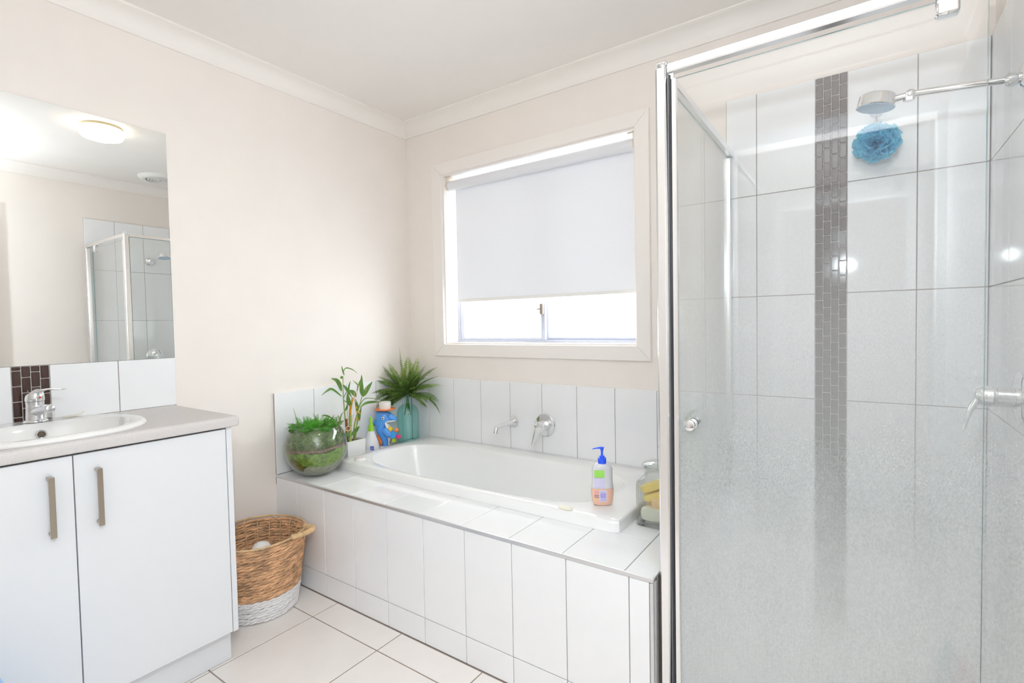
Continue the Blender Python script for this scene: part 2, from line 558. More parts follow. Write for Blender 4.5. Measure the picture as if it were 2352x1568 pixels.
# floor
fl_o = struct(MB().box(-0.1, XR + 0.1, YS - 1.4, 0.1, -0.12, -0.0013).build('floor', 'grout_dark'))
FP = 0.395
for i in range(-2, 7):
    for j in range(-2, 7):
        x0 = 0.4567 + i * FP; y1 = -1.0192 - j * FP + FP
        x1 = x0 + FP; y0 = y1 - FP
        x0, x1 = max(x0, 0.0), min(x1, XR)
        y0, y1 = max(y0, YS - 0.3), min(y1, 0.0)
        if x1 - x0 < 0.02 or y1 - y0 < 0.02:
            continue
        # the bath surround and the shower base stand where no tile shows
        if y0 > -0.9 and not (y1 < -0.85):
            continue
        y1 = min(y1, -0.897) if y1 > -0.897 else y1
        if y1 - y0 < 0.02:
            continue
        tile(fl_o, x0 + 0.0022, x1 - 0.0022, y0 + 0.0022, y1 - 0.0022, -0.012, 0.0, 'floor', 'tile', 0.0014)

# ceiling
ceil_o = struct(MB().box(-0.1, XR + 0.1, YS - 1.4, 0.16, ZC, ZC + 0.1).build('ceiling', 'ceiling'))

# left wall
wl = struct(MB().box(-0.12, 0.0, YS - 1.4, 0.16, -0.1, ZC).build('wall_left', 'paint'))
# tile bedding and tiles over the bath on the left wall
MB().box(0.0, TT - 0.003, -0.895, 0.0, 0.44, 0.8745).build('grout', 'grout', wl)
ys = [-0.0845, -0.2845, -0.4845, -0.6845]
edges = [-TT] + ys + [-0.896]
for a, b in zip(edges[:-1], edges[1:]):
    tile(wl, 0.0005, TT, b + G, a - G, 0.4865, 0.8755, jit=0.0008)
# splashback above the vanity
MB().box(0.0, TT - 0.004, -2.19, -1.3095, 0.86, 1.072).build('grout', 'grout', wl)
for a, b in ((-1.309, -1.5011), (-1.5011, -1.6972), (-1.7928, -1.9888), (-1.9888, -2.19)):
    tile(wl, 0.0005, TT, b + G, a - G, 0.882, 1.0725, jit=0.0006)
MB().box(0.0, TT - 0.0035, -1.7928, -1.6972, 0.875, 1.072).build('grout', 'mosaic_grout', wl)
MW, MH = 0.0239, 0.0515
for c in range(4):
    y1 = -1.6972 - c * MW
    off = (0.0065, 0.031, 0.014, 0.037)[c]
    z = 1.0725 + off
    while z > 0.882:
        za, zb = max(z - MH, 0.882), min(z, 1.0725)
        if zb - za > 0.006:
            tile(wl, 0.0005, TT - 0.001, y1 - MW + 0.0013, y1 - 0.0013, za + 0.0013, zb - 0.0013, 'mosaic', 'mosaic_tile', 0.0016, jit=0.003)
        z -= MH

# back wall with the window opening
WX0, WX1, WZ0, WZ1 = 0.2945, 1.4687, 1.0713, 2.0572
wb = MB()
wb.box(-0.12, WX0, 0, 0.16, -0.1, ZC).box(WX1, XR + 0.1, 0, 0.16, -0.1, ZC)
wb.box(WX0, WX1, 0, 0.16, -0.1, WZ0).box(WX0, WX1, 0, 0.16, WZ1, ZC)
wb = struct(wb.build('wall_back', 'paint'))
XS = 1.850                             # line of the shower's side glass
MB().box(0.0, XS, -TT + 0.003, 0.0, 0.44, 0.8745).build('grout', 'grout', wb)
edges = [TT] + [0.1555 + 0.2 * k for k in range(9)] + [XS]
for a, b in zip(edges[:-1], edges[1:]):
    if b - a > 0.01:
        tile(wb, a + G, b - G, -TT, -0.0005, 0.4865, 0.8755, jit=0.0008)
# shower part: full height tiles and the mosaic strip
ZT = 2.0635
MB().box(XS, XR, -TT + 0.003, 0.0, 0.0, ZT - 0.001).build('grout', 'grout', wb)
rows = [0.03, 0.0915, 0.488, 0.8807, 1.2738, 1.6709, ZT]
cols = [(XS, 1.9617), (1.9617, 2.1603), (2.2584, 2.4562), (2.4562, XR - TT)]
for z0, z1 in zip(rows[:-1], rows[1:]):
    for a, b in cols:
        tile(wb, a + G, b - G, -TT, -0.0005, z0 + G, z1 - G, jit=0.0007)
MB().box(2.1603, 2.2584, -TT + 0.0025, -0.0002, 0.03, ZT - 0.0005).build('grout', 'mosaic_grout', wb)
MW = 0.098 / 4
for c in range(4):
    x0 = 2.1603 + c * MW
    z = ZT + (0.029, 0.003, 0.031, 0.012)[c]
    while z > 0.05:
        za, zb = max(z - 0.0527, 0.03), min(z, ZT)
        if zb - za > 0.006:
            tile(wb, x0 + 0.0012, x0 + MW - 0.0012, -TT + 0.0005, -0.0005, za + 0.0012, zb - 0.0012, 'mosaic_film', 'mosaic_tile', 0.0018, jit=0.006)
        z -= 0.0527

# right wall
wr = struct(MB().box(XR, XR + 0.12, YS - 1.4, 0.16, -0.1, ZC).build('wall_right', 'paint'))
MB().box(XR - TT + 0.003, XR, -0.867, -TT, 0.0, ZT - 0.001).build('grout', 'grout', wr)
yc = [-TT, -0.085, -0.2805, -0.4775, -0.6735, -0.868]
for z0, z1 in zip(rows[:-1], rows[1:]):
    for a, b in zip(yc[:-1], yc[1:]):
        tile(wr, XR - TT, XR - 0.0005, b + G, a - G, z0 + G, z1 - G, jit=0.0007)

# wall behind the camera, with the doorway the photograph is taken from
DX0, DX1, DZ = 1.76, 2.56, 2.04
wf = MB()
wf.box(-0.12, DX0, YS - 0.1, YS, -0.1, ZC).box(DX1, XR + 0.12, YS - 0.1, YS, -0.1, ZC).box(DX0, DX1, YS - 0.1, YS, DZ, ZC)
wf = struct(wf.build('wall_front', 'paint'))
# the passage beyond the doorway
struct(MB().box(-0.12, XR + 0.12, YS - 1.5, YS - 1.4, -0.1, ZC).build('wall_passage', 'paint'))
# architrave and jambs of the doorway
dr = MB()
dr.box(DX0 - 0.065, DX0 + 0.004, YS, YS + 0.018, 0, DZ + 0.065, 0.004)
struct(dr.build('trim_5', 'white_gloss'))
struct(MB().box(DX0 + 0.004, DX1 - 0.004, YS, YS + 0.018, DZ - 0.004, DZ + 0.065, 0.004).build('trim_6', 'white_gloss'))
struct(MB().box(DX1 - 0.004, DX1 + 0.06, YS, YS + 0.018, 0, DZ + 0.065, 0.004).build('trim_7', 'white_gloss'))
# the door leaf, open against the right wall
d1 = struct(MB().box(2.585, 2.622, -2.22, -1.42, 0.01, 2.03, 0.003).build('door_1', 'white_gloss'))
MB().box(2.5925, 2.6145, -1.4205, -1.4185, 0.93, 1.05, 0.0005).build('latch_plate', 'chrome_dull', d1)
hd = MB().lathe([(0.026, 0), (0.026, -0.008), (0.011, -0.01), (0.011, -0.045)], (2.585, -1.48, 1.0), 'x', 20)
hd.tube([(2.545, -1.48, 1.0), (2.540, -1.50, 1.0), (2.540, -1.59, 1.0)], 0.009, 10)
hd.build('door_handle', 'chrome', d1, True)

# cornices, one per wall, mitred at the corners: a hollow cove between two lips
CW, CH = 0.083, 0.071
prof = [(0.0, -CH), (0.009, -CH), (0.010, -CH + 0.009)]
for k in range(9):
    t = k / 8 * math.pi / 2
    prof.append((0.010 + (CW - 0.022) * (1 - math.cos(t)), -CH + 0.009 + (CH - 0.019) * math.sin(t)))
prof += [(CW - 0.010, -0.009), (CW, -0.008), (CW, 0.0)]


def cornice(name, a, b, n):
    """a, b: wall corners in plan; n: direction into the room."""
    a, b, n = Vector((a[0], a[1], 0)), Vector((b[0], b[1], 0)), Vector((n[0], n[1], 0))
    t = (b - a).normalized()
    r0 = [a + n * d + t * d + Vector((0, 0, ZC + h)) for d, h in prof]
    r1 = [b + n * d - t * d + Vector((0, 0, ZC + h)) for d, h in prof]
    return struct(MB().rings([r0, r1], False, False, False).build(name, 'cornice', None, True))


cornice('trim_1', (0, YS), (0, 0), (1, 0))
cornice('trim_2', (0, 0), (XR, 0), (0, -1))
cornice('trim_3', (XR, 0), (XR, YS), (-1, 0))
cornice('trim_4', (XR, YS), (0, YS), (0, 1))

# ------------------------------------------------------------------ window
wn = bpy.data.objects.new('window_1', None)
col.objects.link(wn)
wn['kind'] = 'structure'
ORG['window_1'] = (0, 0, 0)
AX0, AX1, AZ0, AZ1 = 0.2252, 1.5325, 1.0055, 2.1224
AD = 0.016


def mitre(p):
    """p: four plan points (x, z) of one architrave board."""
    m = MB()
    e = 0.004
    r0 = [(x, -0.0003, z) for x, z in p]
    r1 = [(x, -AD + e, z) for x, z in p]
    cx, cz = sum(x for x, z in p) / 4, sum(z for x, z in p) / 4
    r2 = [(x + (e if x < cx else -e) * 0.6, -AD, z + (e if z < cz else -e) * 0.6) for x, z in p]
    m.rings([r0, r1, r2], False, True)
    return m.build('architrave', 'trim', wn)


i0, i1, k0, k1 = WX0 + 0.004, WX1 - 0.004, WZ0 + 0.004, WZ1 - 0.004
mitre([(AX0, AZ0), (AX1, AZ0), (i1, k0), (i0, k0)])
mitre([(AX1, AZ0), (AX1, AZ1), (i1, k1), (i1, k0)])
mitre([(AX1, AZ1), (AX0, AZ1), (i0, k1), (i1, k1)])
mitre([(AX0, AZ1), (AX0, AZ0), (i0, k0), (i0, k1)])
# reveal linings
J = 0.012
MB().box(WX0, WX0 + J, 0, 0.16, WZ0, WZ1).build('jamb', 'trim', wn)
MB().box(WX1 - J, WX1, 0, 0.16, WZ0, WZ1).build('jamb', 'trim', wn)
MB().box(WX0 + J, WX1 - J, 0, 0.16, WZ1 - J, WZ1).build('head_lining', 'trim', wn)
MB().box(WX0 + J, WX1 - J, 0, 0.16, WZ0, WZ0 + J).build('sill', 'trim', wn)
# aluminium sliding frame
FY = 0.105
fx0, fx1, fz0, fz1 = WX0 + J, WX1 - J, WZ0 + J, WZ1 - J
fm = MB()
fm.box(fx0, fx0 + 0.016, FY, FY + 0.05, fz0, fz1).box(fx1 - 0.016, fx1, FY, FY + 0.05, fz0, fz1)
fm.box(fx0 + 0.016, fx1 - 0.016, FY, FY + 0.05, fz0, fz0 + 0.012).box(fx0 + 0.016, fx1 - 0.016, FY, FY + 0.05, fz1 - 0.03, fz1)
fm.build('window_frame', 'alu_win', wn)
XM = 0.90
for name, a, b, y in (('sash', fx0 + 0.016, XM + 0.012, FY + 0.002), ('sash', XM - 0.005, fx1 - 0.016, FY + 0.027)):
    s = MB()
    zz0, zz1 = fz0 + 0.012, fz1 - 0.03
    s.box(a, a + 0.026, y, y + 0.02, zz0, zz1, 0.002).box(b - 0.026, b, y, y + 0.02, zz0, zz1, 0.002)
    s.box(a + 0.026, b - 0.026, y, y + 0.02, zz0, zz0 + 0.014, 0.002).box(a + 0.026, b - 0.026, y, y + 0.02, zz1 - 0.03, zz1, 0.002)
    so = s.build(name, 'alu_win', wn)
    MB().box(a + 0.02, b - 0.02, y + 0.008, y + 0.012, zz0 + 0.01, zz1 - 0.02).build('pane', 'pane', so)
lt = MB().box(XM - 0.012, XM + 0.008, FY - 0.016, FY + 0.002, 1.232, 1.292, 0.004)
lt.box(XM - 0.034, XM - 0.010, FY - 0.012, FY - 0.004, 1.258, 1.266, 0.002)
lt.build('latch', 'latch', wn)

# roller blind
bx0, bx1 = WX0 + J + 0.024, WX1 - J - 0.014
BY = 0.040
rb = thing('roller_blind', 'white roller blind pulled two thirds down inside the window', 'blind', (WX0 + J, BY, WZ1 - 0.05))
RZ, RR = 1.995, 0.027
MB().lathe([(RR, 0), (RR, bx1 - bx0 + 0.016)], (bx0 - 0.012, BY, RZ), 'x', 28).build('fabric_roll', 'blind', rb, True)
fb = MB()
fb.box(bx0 + 0.012, bx1 - 0.002, BY + RR - 0.003, BY + RR - 0.001, 1.335, RZ)
fb.build('fabric', 'blind', rb)
br = MB().box(bx0 + 0.012, bx1 - 0.002, BY + RR - 0.006, BY + RR + 0.002, 1.318, 1.336, 0.002)
br.build('bottom_rail', 'plastic_white', rb)
for s, x in ((1, bx0 - 0.020), (-1, bx1 + 0.006)):
    k = MB().box(x - 0.003, x + 0.003, BY - 0.024, BY + 0.028, RZ - 0.005, WZ1 - J - 0.0005, 0.001)
    k.box(min(x, x + s * 0.03), max(x, x + s * 0.03), BY - 0.02, BY + 0.024, WZ1 - J - 0.004, WZ1 - J - 0.0005, 0.001)
    k.lathe([(0.028, -0.004), (0.030, 0.0), (0.028, 0.004)], (x, BY, RZ), 'x', 24)
    k.build('bracket', 'plastic_cream', rb, True)
ch = MB()
for y in (BY - 0.029, BY + 0.016):
    z = RZ - 0.01
    while z > 1.135:
        ch.ball((bx0 - 0.018 + (0.002 if y < BY else 0.012), y, z), 0.0022, 6, 4)
        z -= 0.0062
for k in range(9):
    t = math.pi * k / 8
    ch.ball((bx0 - 0.011, BY - 0.0065 - 0.0225 * math.cos(t), 1.13 - 0.02 * math.sin(t)), 0.0022, 6, 4)
ch.build('bead_chain', 'plastic_white', rb, True, kind='stuff')

# ------------------------------------------------------------------ tiled bath surround
ZD = 0.4846
DF = -0.895
bs = thing('bath_surround', 'white tiled bath surround with a metal edged top ledge', 'bath surround', (0.9, -0.45, 0))
core = MB()
BX0, BX1, BY0 = 0.158, 1.648, -0.672
core.box(0.012, XS - 0.008, DF + 0.006, DF + 0.04, 0.0, ZD - 0.006)
core.box(XS - 0.03, XS - 0.006, DF + 0.04, -0.012, 0.0, ZD - 0.006)
core.box(0.012, XS - 0.03, DF + 0.04, BY0 + 0.014, ZD - 0.03, ZD - 0.006)
core.box(0.012, BX0 + 0.012, BY0 + 0.012, -0.012, ZD - 0.03, ZD - 0.006)
core.box(BX1 - 0.012, XS - 0.03, BY0 + 0.012, -0.012, ZD - 0.03, ZD - 0.006)
core.build('grout_bed', 'grout', bs)
xj = [0.0005] + [0.175 + 0.2 * k for k in range(9)] + [XS - 0.0155]
for a, b in zip(xj[:-1], xj[1:]):
    tile(bs, a + G, b - G, DF, DF + 0.008, 0.0012, 0.0976 - G, jit=0.0006)
    tile(bs, a + G, b - G, DF, DF + 0.008, 0.0976 + G, ZD - 0.012, jit=0.0006)
xj2 = [TT + 0.001] + [0.160 + 0.2 * k for k in range(9)] + [XS - 0.006]
for a, b in zip(xj2[:-1], xj2[1:]):
    if a > BX1 + 0.05:
        continue
    b2 = b
    tile(bs, a + G, b2 - G, DF + 0.004, BY0 + 0.010, ZD - 0.008, ZD, jit=0.0006)
# right hand strip beside the bath
tile(bs, 1.760 + G, XS - 0.006, DF + 0.004, -0.45 - G, ZD - 0.008, ZD)
tile(bs, BX1 - 0.012, 1.760 - G, BY0 + 0.010 + 2 * G, -0.45 - G, ZD - 0.008, ZD)
tile(bs, BX1 - 0.012, 1.760 - G, -0.45 + G, -TT - 0.001, ZD - 0.008, ZD)
tile(bs, 1.760 + G, XS - 0.006, -0.45 + G, -TT - 0.001, ZD - 0.008, ZD)
# left hand strip
for a, b in ((-TT - 0.001, -0.2845), (-0.2845, -0.4845), (-0.4845, BY0 + 0.010)):
    tile(bs, TT + 0.001, BX0 + 0.010, b + G, a - G, ZD - 0.008, ZD)
# end of the surround, inside the shower
for a, b in ((-0.012, -0.2805), (-0.2805, -0.4775), (-0.4775, -0.6735), (-0.6735, -0.835)):
    tile(bs, XS - 0.006, XS + 0.003, b + G, a - G, 0.031, ZD - 0.004)
# aluminium edge trims
MB().box(0.0005, XS - 0.0045, DF - 0.0015, DF + 0.0045, ZD - 0.0115, ZD + 0.0008, 0.0016).build('edge_trim', 'alu_trim', bs)
MB().box(XS - 0.0125, XS - 0.0045, DF + 0.0045, -0.868, ZD - 0.0115, ZD + 0.0008, 0.0016).build('edge_trim', 'alu_trim', bs)
MB().box(XS - 0.0150, XS - 0.0045, DF - 0.001, DF + 0.010, 0.003, ZD - 0.0125, 0.0014).build('edge_trim', 'alu_trim', bs)
tile(bs, XS - 0.0125, XS - 0.0045, DF + 0.0105, -0.868, 0.003, ZD - 0.0125)

# ------------------------------------------------------------------ bathtub
bt = thing('bathtub', 'white acrylic bathtub set into the tiled surround under the window', 'bathtub', (0.9, -0.35, ZD))
ZB = 0.526


def rect_angles(n, a, b):
    per = []
    L_ = [2 * a, 2 * b, 2 * a, 2 * b]
    cs = [(-a, -b), (a, -b), (a, b), (-a, b)]
    tot = sum(L_)
    for i in range(n):
        s = tot * i / n
        k = 0
        while s >= L_[k] - 1e-9 and k < 3:
            s -= L_[k]
            k += 1
        p, q = cs[k], cs[(k + 1) % 4]
        t = s / L_[k]
        per.append(math.atan2(p[1] + (q[1] - p[1]) * t, p[0] + (q[0] - p[0]) * t))
    return per


def sup(cx, cy, a, b, n_, ang, z, aspect):
    pts = []
    for t in ang:
        dx, dy = math.cos(t), math.sin(t)
        dx, dy = dx * a / aspect[0], dy * b / aspect[1]
        k = (abs(dx / a) ** n_ + abs(dy / b) ** n_) ** (-1 / n_)
        pts.append((cx + dx * k, cy + dy * k, z))
    return pts


ocx, ocy = (BX0 + BX1) / 2, (BY0 - 0.0115) / 2
oa, ob = (BX1 - BX0) / 2, (-0.0115 - BY0) / 2
ANG = rect_angles(120, oa, ob)
asp = (oa, ob)
rg = []
rg.append(sup(ocx, ocy, oa, ob, 60, ANG, ZD + 0.0005, asp))
rg.append(sup(ocx, ocy, oa, ob, 60, ANG, ZB - 0.009, asp))
rg.append(sup(ocx, ocy, oa - 0.003, ob - 0.003, 50, ANG, ZB - 0.003, asp))
rg.append(sup(ocx, ocy, oa - 0.009, ob - 0.009, 36, ANG, ZB, asp))
# the hollow: ring by ring, with a reclined right end
X0r, X1r, Y0r, Y1r = 0.215, 1.525, -0.636, -0.130
hol = [(0.0, 0.0, 0.0, 0.0, 3.2), (0.010, 0.004, 0.006, 0.004, 3.2), (0.030, 0.012, 0.022, 0.008, 3.2), (0.09, 0.030, 0.085, 0.018, 3.2),
       (0.17, 0.055, 0.20, 0.030, 3.0), (0.25, 0.085, 0.33, 0.048, 3.0), (0.31, 0.12, 0.42, 0.075, 2.8), (0.345, 0.18, 0.50, 0.12, 2.6), (0.36, 0.30, 0.62, 0.18, 2.4)]
rg.append(sup((X0r + X1r) / 2, (Y0r + Y1r) / 2, (X1r - X0r) / 2 + 0.012, (Y1r - Y0r) / 2 + 0.010, 3.4, ANG, ZB, asp))
for dz, dl, drr, dd, n_ in hol:
    x0, x1 = X0r + dl, X1r - drr
    y0, y1 = Y0r + dd, Y1r - dd
    rg.append(sup((x0 + x1) / 2, (y0 + y1) / 2, (x1 - x0) / 2, (y1 - y0) / 2, n_, ANG, ZB - 0.004 - dz, asp))
MB().rings(rg, False, True).build('shell', 'acrylic', bt, True)
bu = MB().lathe([(0.030, 0), (0.030, 0.005), (0.027, 0.0075), (0.024, 0.007), (0.022, 0.0105), (0.001, 0.0115)], (0.262, -0.606, ZB), 'z', 28)
bu.build('push_button', 'plastic_white', bt, True)
mk = MB().box(0.256, 0.268, -0.600, -0.597, ZB + 0.0105, ZB + 0.0117).box(0.258, 0.266, -0.616, -0.613, ZB + 0.0105, ZB + 0.0117)
mk.build('button_mark', 'red', bt)
MB().lathe([(0.028, 0), (0.028, 0.003), (0.022, 0.004), (0.001, 0.003)], (0.52, -0.38, 0.1625), 'z', 24).build('waste_ring', 'chrome', bt, True)

# bath spout and wall mixer
sp = thing('bath_spout', 'chrome wall spout over the back rim of the bath', 'spout', (0.78, -TT, 0.665))
MB().lathe([(0.030, 0), (0.030, -0.004), (0.026, -0.012), (0.014, -0.022), (0.0125, -0.024)], (0.780, -TT, 0.664), 'y', 28).build('flange', 'chrome', sp, True)
MB().tube(bez([(0.780, -0.03, 0.664), (0.779, -0.10, 0.664), (0.778, -0.145, 0.6625), (0.778, -0.165, 0.652), (0.778, -0.172, 0.630)], 6), 0.0125, 16).build('pipe', 'chrome', sp, True)
mx_ = thing('bath_mixer', 'chrome round plate wall mixer to the right of the bath spout', 'tap', (0.975, -TT, 0.666))
MB().lathe([(0.059, 0), (0.059, -0.003), (0.055, -0.007), (0.03, -0.010), (0.001, -0.010)], (0.975, -TT, 0.666), 'y', 40).build('cover_plate', 'chrome', mx_, True)
MB().lathe([(0.026, -0.008), (0.026, -0.034), (0.0235, -0.036), (0.0235, -0.040), (0.025, -0.042), (0.025, -0.050)], (0.975, -TT, 0.666), 'y', 32).build('body', 'chrome', mx_, True)
lv = MB().lathe([(0.026, -0.050), (0.026, -0.068), (0.022, -0.076), (0.012, -0.080), (0.001, -0.081)], (0.975, -TT, 0.666), 'y', 32)
lv.tube(bez([(0.974, -0.075, 0.660), (0.968, -0.084, 0.636), (0.960, -0.092, 0.604), (0.954, -0.098, 0.578)], 6), [0.024 - 0.0125 * min(1, k / 14) for k in range(19)], 14, flat=0.75)
lv.build('lever', 'chrome', mx_, True)

# ------------------------------------------------------------------ shower
sb = thing('shower_tray', 'white shower floor tray behind the hazy glass door', 'shower tray', (2.25, -0.43, 0))
MB().box(XS + 0.0035, XR - TT - 0.0005, -0.84, -TT - 0.0005, 0.0, 0.03, 0.003).build('floor_pan', 'acrylic', sb)
MB().box(XS - 0.004, XR - TT - 0.0005, -0.895, -0.8402, 0.0, 0.055, 0.004).build('threshold', 'acrylic', sb)
MB().lathe([(0.045, 0), (0.045, 0.003), (0.038, 0.004), (0.001, 0.003)], (2.25, -0.40, 0.03), 'z', 24).build('drain_grate', 'chrome', sb, True)

ss = thing('shower_screen', 'chrome framed glass shower screen with a pivot door', 'shower screen', (2.25, -0.86, 0.055))
PF = -0.868                             # front face of the frame
ZH = 1.868
GY = -0.856                             # plane of the front glass
MB().box(1.8525, 1.8835, PF, PF + 0.034, 0.0555, ZH - 0.013, 0.006).build('corner_post', 'alu', ss, True)
MB().box(1.8515, 1.8845, PF - 0.001, PF + 0.035, ZH - 0.013, ZH, 0.006).build('post_cap', 'alu', ss, True)
MB().box(1.8835, XR - TT - 0.003, PF + 0.002, PF + 0.028, ZH - 0.034, ZH - 0.010, 0.003).build('header_rail', 'alu', ss)
MB().box(1.8595, 1.8795, PF + 0.034, -TT - 0.002, ZH - 0.034, ZH - 0.010, 0.003).build('side_rail', 'alu', ss)
MB().box(XR - TT - 0.024, XR - TT - 0.0005, PF + 0.001, PF + 0.027, 0.0555, ZH - 0.036, 0.003).build('wall_channel', 'alu', ss)
MB().box(1.8600 - 0.012, 1.8600 + 0.012, -TT - 0.024, -TT - 0.0008, ZD + 0.001, ZH - 0.036, 0.003).build('wall_channel', 'alu', ss)
MB().box(1.8835, XR - TT - 0.0245, PF + 0.003, PF + 0.027, 0.0555, 0.078, 0.003).build('bottom_rail', 'alu', ss)
MB().box(1.8860, 1.8920, GY - 0.006, GY + 0.006, 0.085, ZH - 0.040, 0.0012).build('door_seal', 'seal', ss)
MB().box(1.8865, 1.9000, GY - 0.004, GY + 0.004, ZH - 0.052, ZH - 0.036, 0.001).build('corner_bracket', 'chrome_dull', ss)


def pane(x0, x1, y0, y1, z0, z1, name, m, parent):
    """A glass sheet: clear faces, green ground edges."""
    t = MB().box(x0, x1, y0, y1, z0, z1)
    big = 0 if (x1 - x0) < (y1 - y0) else 1
    mi = [0, 0, 1, 1, 1, 1] if big == 0 else [1, 1, 0, 0, 1, 1]
    t.mi = mi
    return t.build(name, [m, 'glass_edge'], parent)


dg = pane(1.9060, 2.5060, GY - 0.003, GY + 0.003, 0.084, ZH - 0.052, 'door_panel', 'screen_glass', ss)
MB().box(1.8935, 1.9070, GY - 0.007, GY + 0.007, 0.082, ZH - 0.051, 0.002).build('door_stile', 'alu', dg)
kb = MB().lathe([(0.0135, 0), (0.0135, -0.006), (0.0115, -0.007), (0.0115, -0.010), (0.0135, -0.011), (0.0135, -0.016), (0.0115, -0.017), (0.0115, -0.020), (0.0135, -0.021), (0.0135, -0.034), (0.012, -0.035)], (1.9425, GY - 0.003, 0.913), 'y', 28)
kb.build('knob', 'chrome', dg, True)
MB().lathe([(0.0135, 0), (0.0135, 0.022), (0.012, 0.023)], (1.9425, GY + 0.003, 0.913), 'y', 28).build('knob', 'chrome', dg, True)
hg = MB().box(2.4265, 2.4645, GY - 0.014, GY + 0.014, ZH - 0.086, ZH - 0.034, 0.005)
hg.build('pivot_hinge', 'chrome', ss, True)
pane(2.5072, XR - TT - 0.022, GY - 0.003, GY + 0.003, 0.078, ZH - 0.034, 'fixed_panel', 'screen_glass', ss)
pane(1.8570, 1.8630, PF + 0.034, -TT - 0.02, ZD + 0.001, ZH - 0.034, 'return_panel', 'side_glass', ss)
MB().box(1.8540, 1.8562, PF + 0.036, -TT - 0.026, ZD + 0.0008, ZD + 0.006).build('silicone_bead', 'plastic_white', ss)

# shower rose on its arm
sr = thing('shower_rose', 'round chrome shower rose on a straight arm from the right wall', 'shower head', (XR - TT, -0.44, 1.77))
AY = -0.44
MB().lathe([(0.030, 0), (0.030, -0.006), (0.022, -0.012), (0.012, -0.014)], (XR - TT, AY, 1.768), 'x', 28).build('flange', 'chrome', sr, True)
MB().lathe([(0.014, 0), (0.017, -0.008), (0.017, -0.022), (0.012, -0.028)], (XR - TT - 0.012, AY, 1.7685), 'x', 14).build('nut', 'chrome', sr, True)
MB().tube([(XR - TT - 0.02, AY, 1.768), (2.50, AY, 1.779), (2.415, AY, 1.7865)], 0.0088, 16).build('arm', 'chrome', sr, True)
jt = MB().ball((2.411, AY, 1.7855), 0.0145, 16, 10)
jt.lathe([(0.013, -0.016), (0.013, 0.004)], (2.409, AY, 1.7855), 'z', 6)
jt.tube([(2.408, AY, 1.785), (2.376, AY, 1.783)], 0.0095, 14)
jt.build('swivel_joint', 'chrome', sr, True)
fr = ((math.cos(-0.17), 0, math.sin(-0.17)), (0, 1, 0), (-math.sin(-0.17), 0, math.cos(-0.17)))
MB().lathe([(0.040, 0.016), (0.0425, 0.013), (0.0445, -0.012), (0.047, -0.0165), (0.045, -0.018)], (2.3375, AY, 1.786), seg=44, frame=fr, cap0=True, cap1=False).build('head', 'chrome', sr, True)
MB().lathe([(0.045, -0.0175), (0.043, -0.0195), (0.001, -0.0198)], (2.3375, AY, 1.786), seg=44, frame=fr, cap0=False, cap1=True).build('nozzle_plate', 'nozzle', sr, True)

# shower mixer
sm = thing('shower_mixer', 'chrome round shower mixer with a lever on the right wall of the shower', 'tap', (XR - TT, -0.43, 0.975))
SY, SZ = -0.43, 0.972
MB().lathe([(0.066, 0), (0.066, -0.003), (0.060, -0.007), (0.03, -0.010), (0.001, -0.010)], (XR - TT, SY, SZ), 'x', 36).build('cover_plate', 'chrome', sm, True)
MB().lathe([(0.026, -0.008), (0.026, -0.045), (0.024, -0.047), (0.026, -0.05)], (XR - TT, SY, SZ), 'x', 28).build('body', 'chrome', sm, True)
lv = MB().lathe([(0.027, -0.048), (0.027, -0.074), (0.020, -0.084), (0.010, -0.088), (0.001, -0.089)], (XR - TT, SY, SZ), 'x', 28)
lv.tube(bez([(XR - TT - 0.078, SY, SZ - 0.004), (XR - TT - 0.092, SY, SZ - 0.030), (XR - TT - 0.102, SY, SZ - 0.062), (XR - TT - 0.108, SY, SZ - 0.090)], 6), [0.018 - 0.009 * min(1, k / 14) for k in range(19)], 12, flat=0.6)
lv.build('lever', 'chrome', sm, True)

# suction hook and the net sponge hanging from it
hk = thing('suction_hook', 'clear suction cup hook stuck on the shower tile', 'hook', (2.344, -TT, 1.899))
MB().lathe([(0.022, 0), (0.020, -0.003), (0.012, -0.006), (0.005, -0.008), (0.005, -0.014), (0.001, -0.015)], (2.344, -TT, 1.899), 'y', 28).build('cup', 'suction', hk, True)
MB().tube(bez([(2.344, -TT - 0.014, 1.905), (2.344, -TT - 0.018, 1.896), (2.344, -TT - 0.020, 1.880), (2.344, -TT - 0.030, 1.876), (2.344, -TT - 0.034, 1.886)], 6), 0.0024, 8).build('prong', 'plastic_white', hk, True)

lf = thing('bath_puff', 'bright blue net bath puff hanging on the shower wall', 'bath puff', (2.342, -0.082, 1.775))
rn = np.random.default_rng(5)
pf = MB()
PC = Vector((2.342, -0.082, 1.772))
for i in range(120):
    d = Vector(rn.normal(size=3)).normalized()
    a = d.orthogonal().normalized()
    a = (Matrix.Rotation(rn.uniform(0, 6.28), 3, d) @ a)
    b = d.cross(a)
    L_ = rn.uniform(0.05, 0.10)
    nseg = 20
    ph = rn.uniform(0, 6.28)
    fq = rn.uniform(1.2, 2.6)
    rows_ = []
    for lev, rad in ((0, 0.020), (0.5, 0.042), (1.0, rn.uniform(0.052, 0.063))):
        row = []
        for k in range(nseg + 1):
            s = (k / nseg - 0.5) * L_
            wv = 0.012 * lev * math.sin(ph + fq * 2 * math.pi * k / nseg) + 0.005 * lev * math.sin(ph * 2 + 5.1 * fq * k / nseg * 2)
            v = d * rad + a * s * (0.35 + 0.65 * lev) + b * wv
            v = v.normalized() * rad * (1 + 0.06 * math.sin(ph + 9 * k / nseg))
            p = PC + Vector((v.x * 1.12, v.y * 0.98, v.z * 1.0))
            row.append(p)
        rows_.append(row)
    pf.rings(rows_, False, False, False)
pf.build('netting', 'loofah', lf, 'all', clamp=lambda p: (p[0], min(p[1], -TT - 0.003), p[2]))
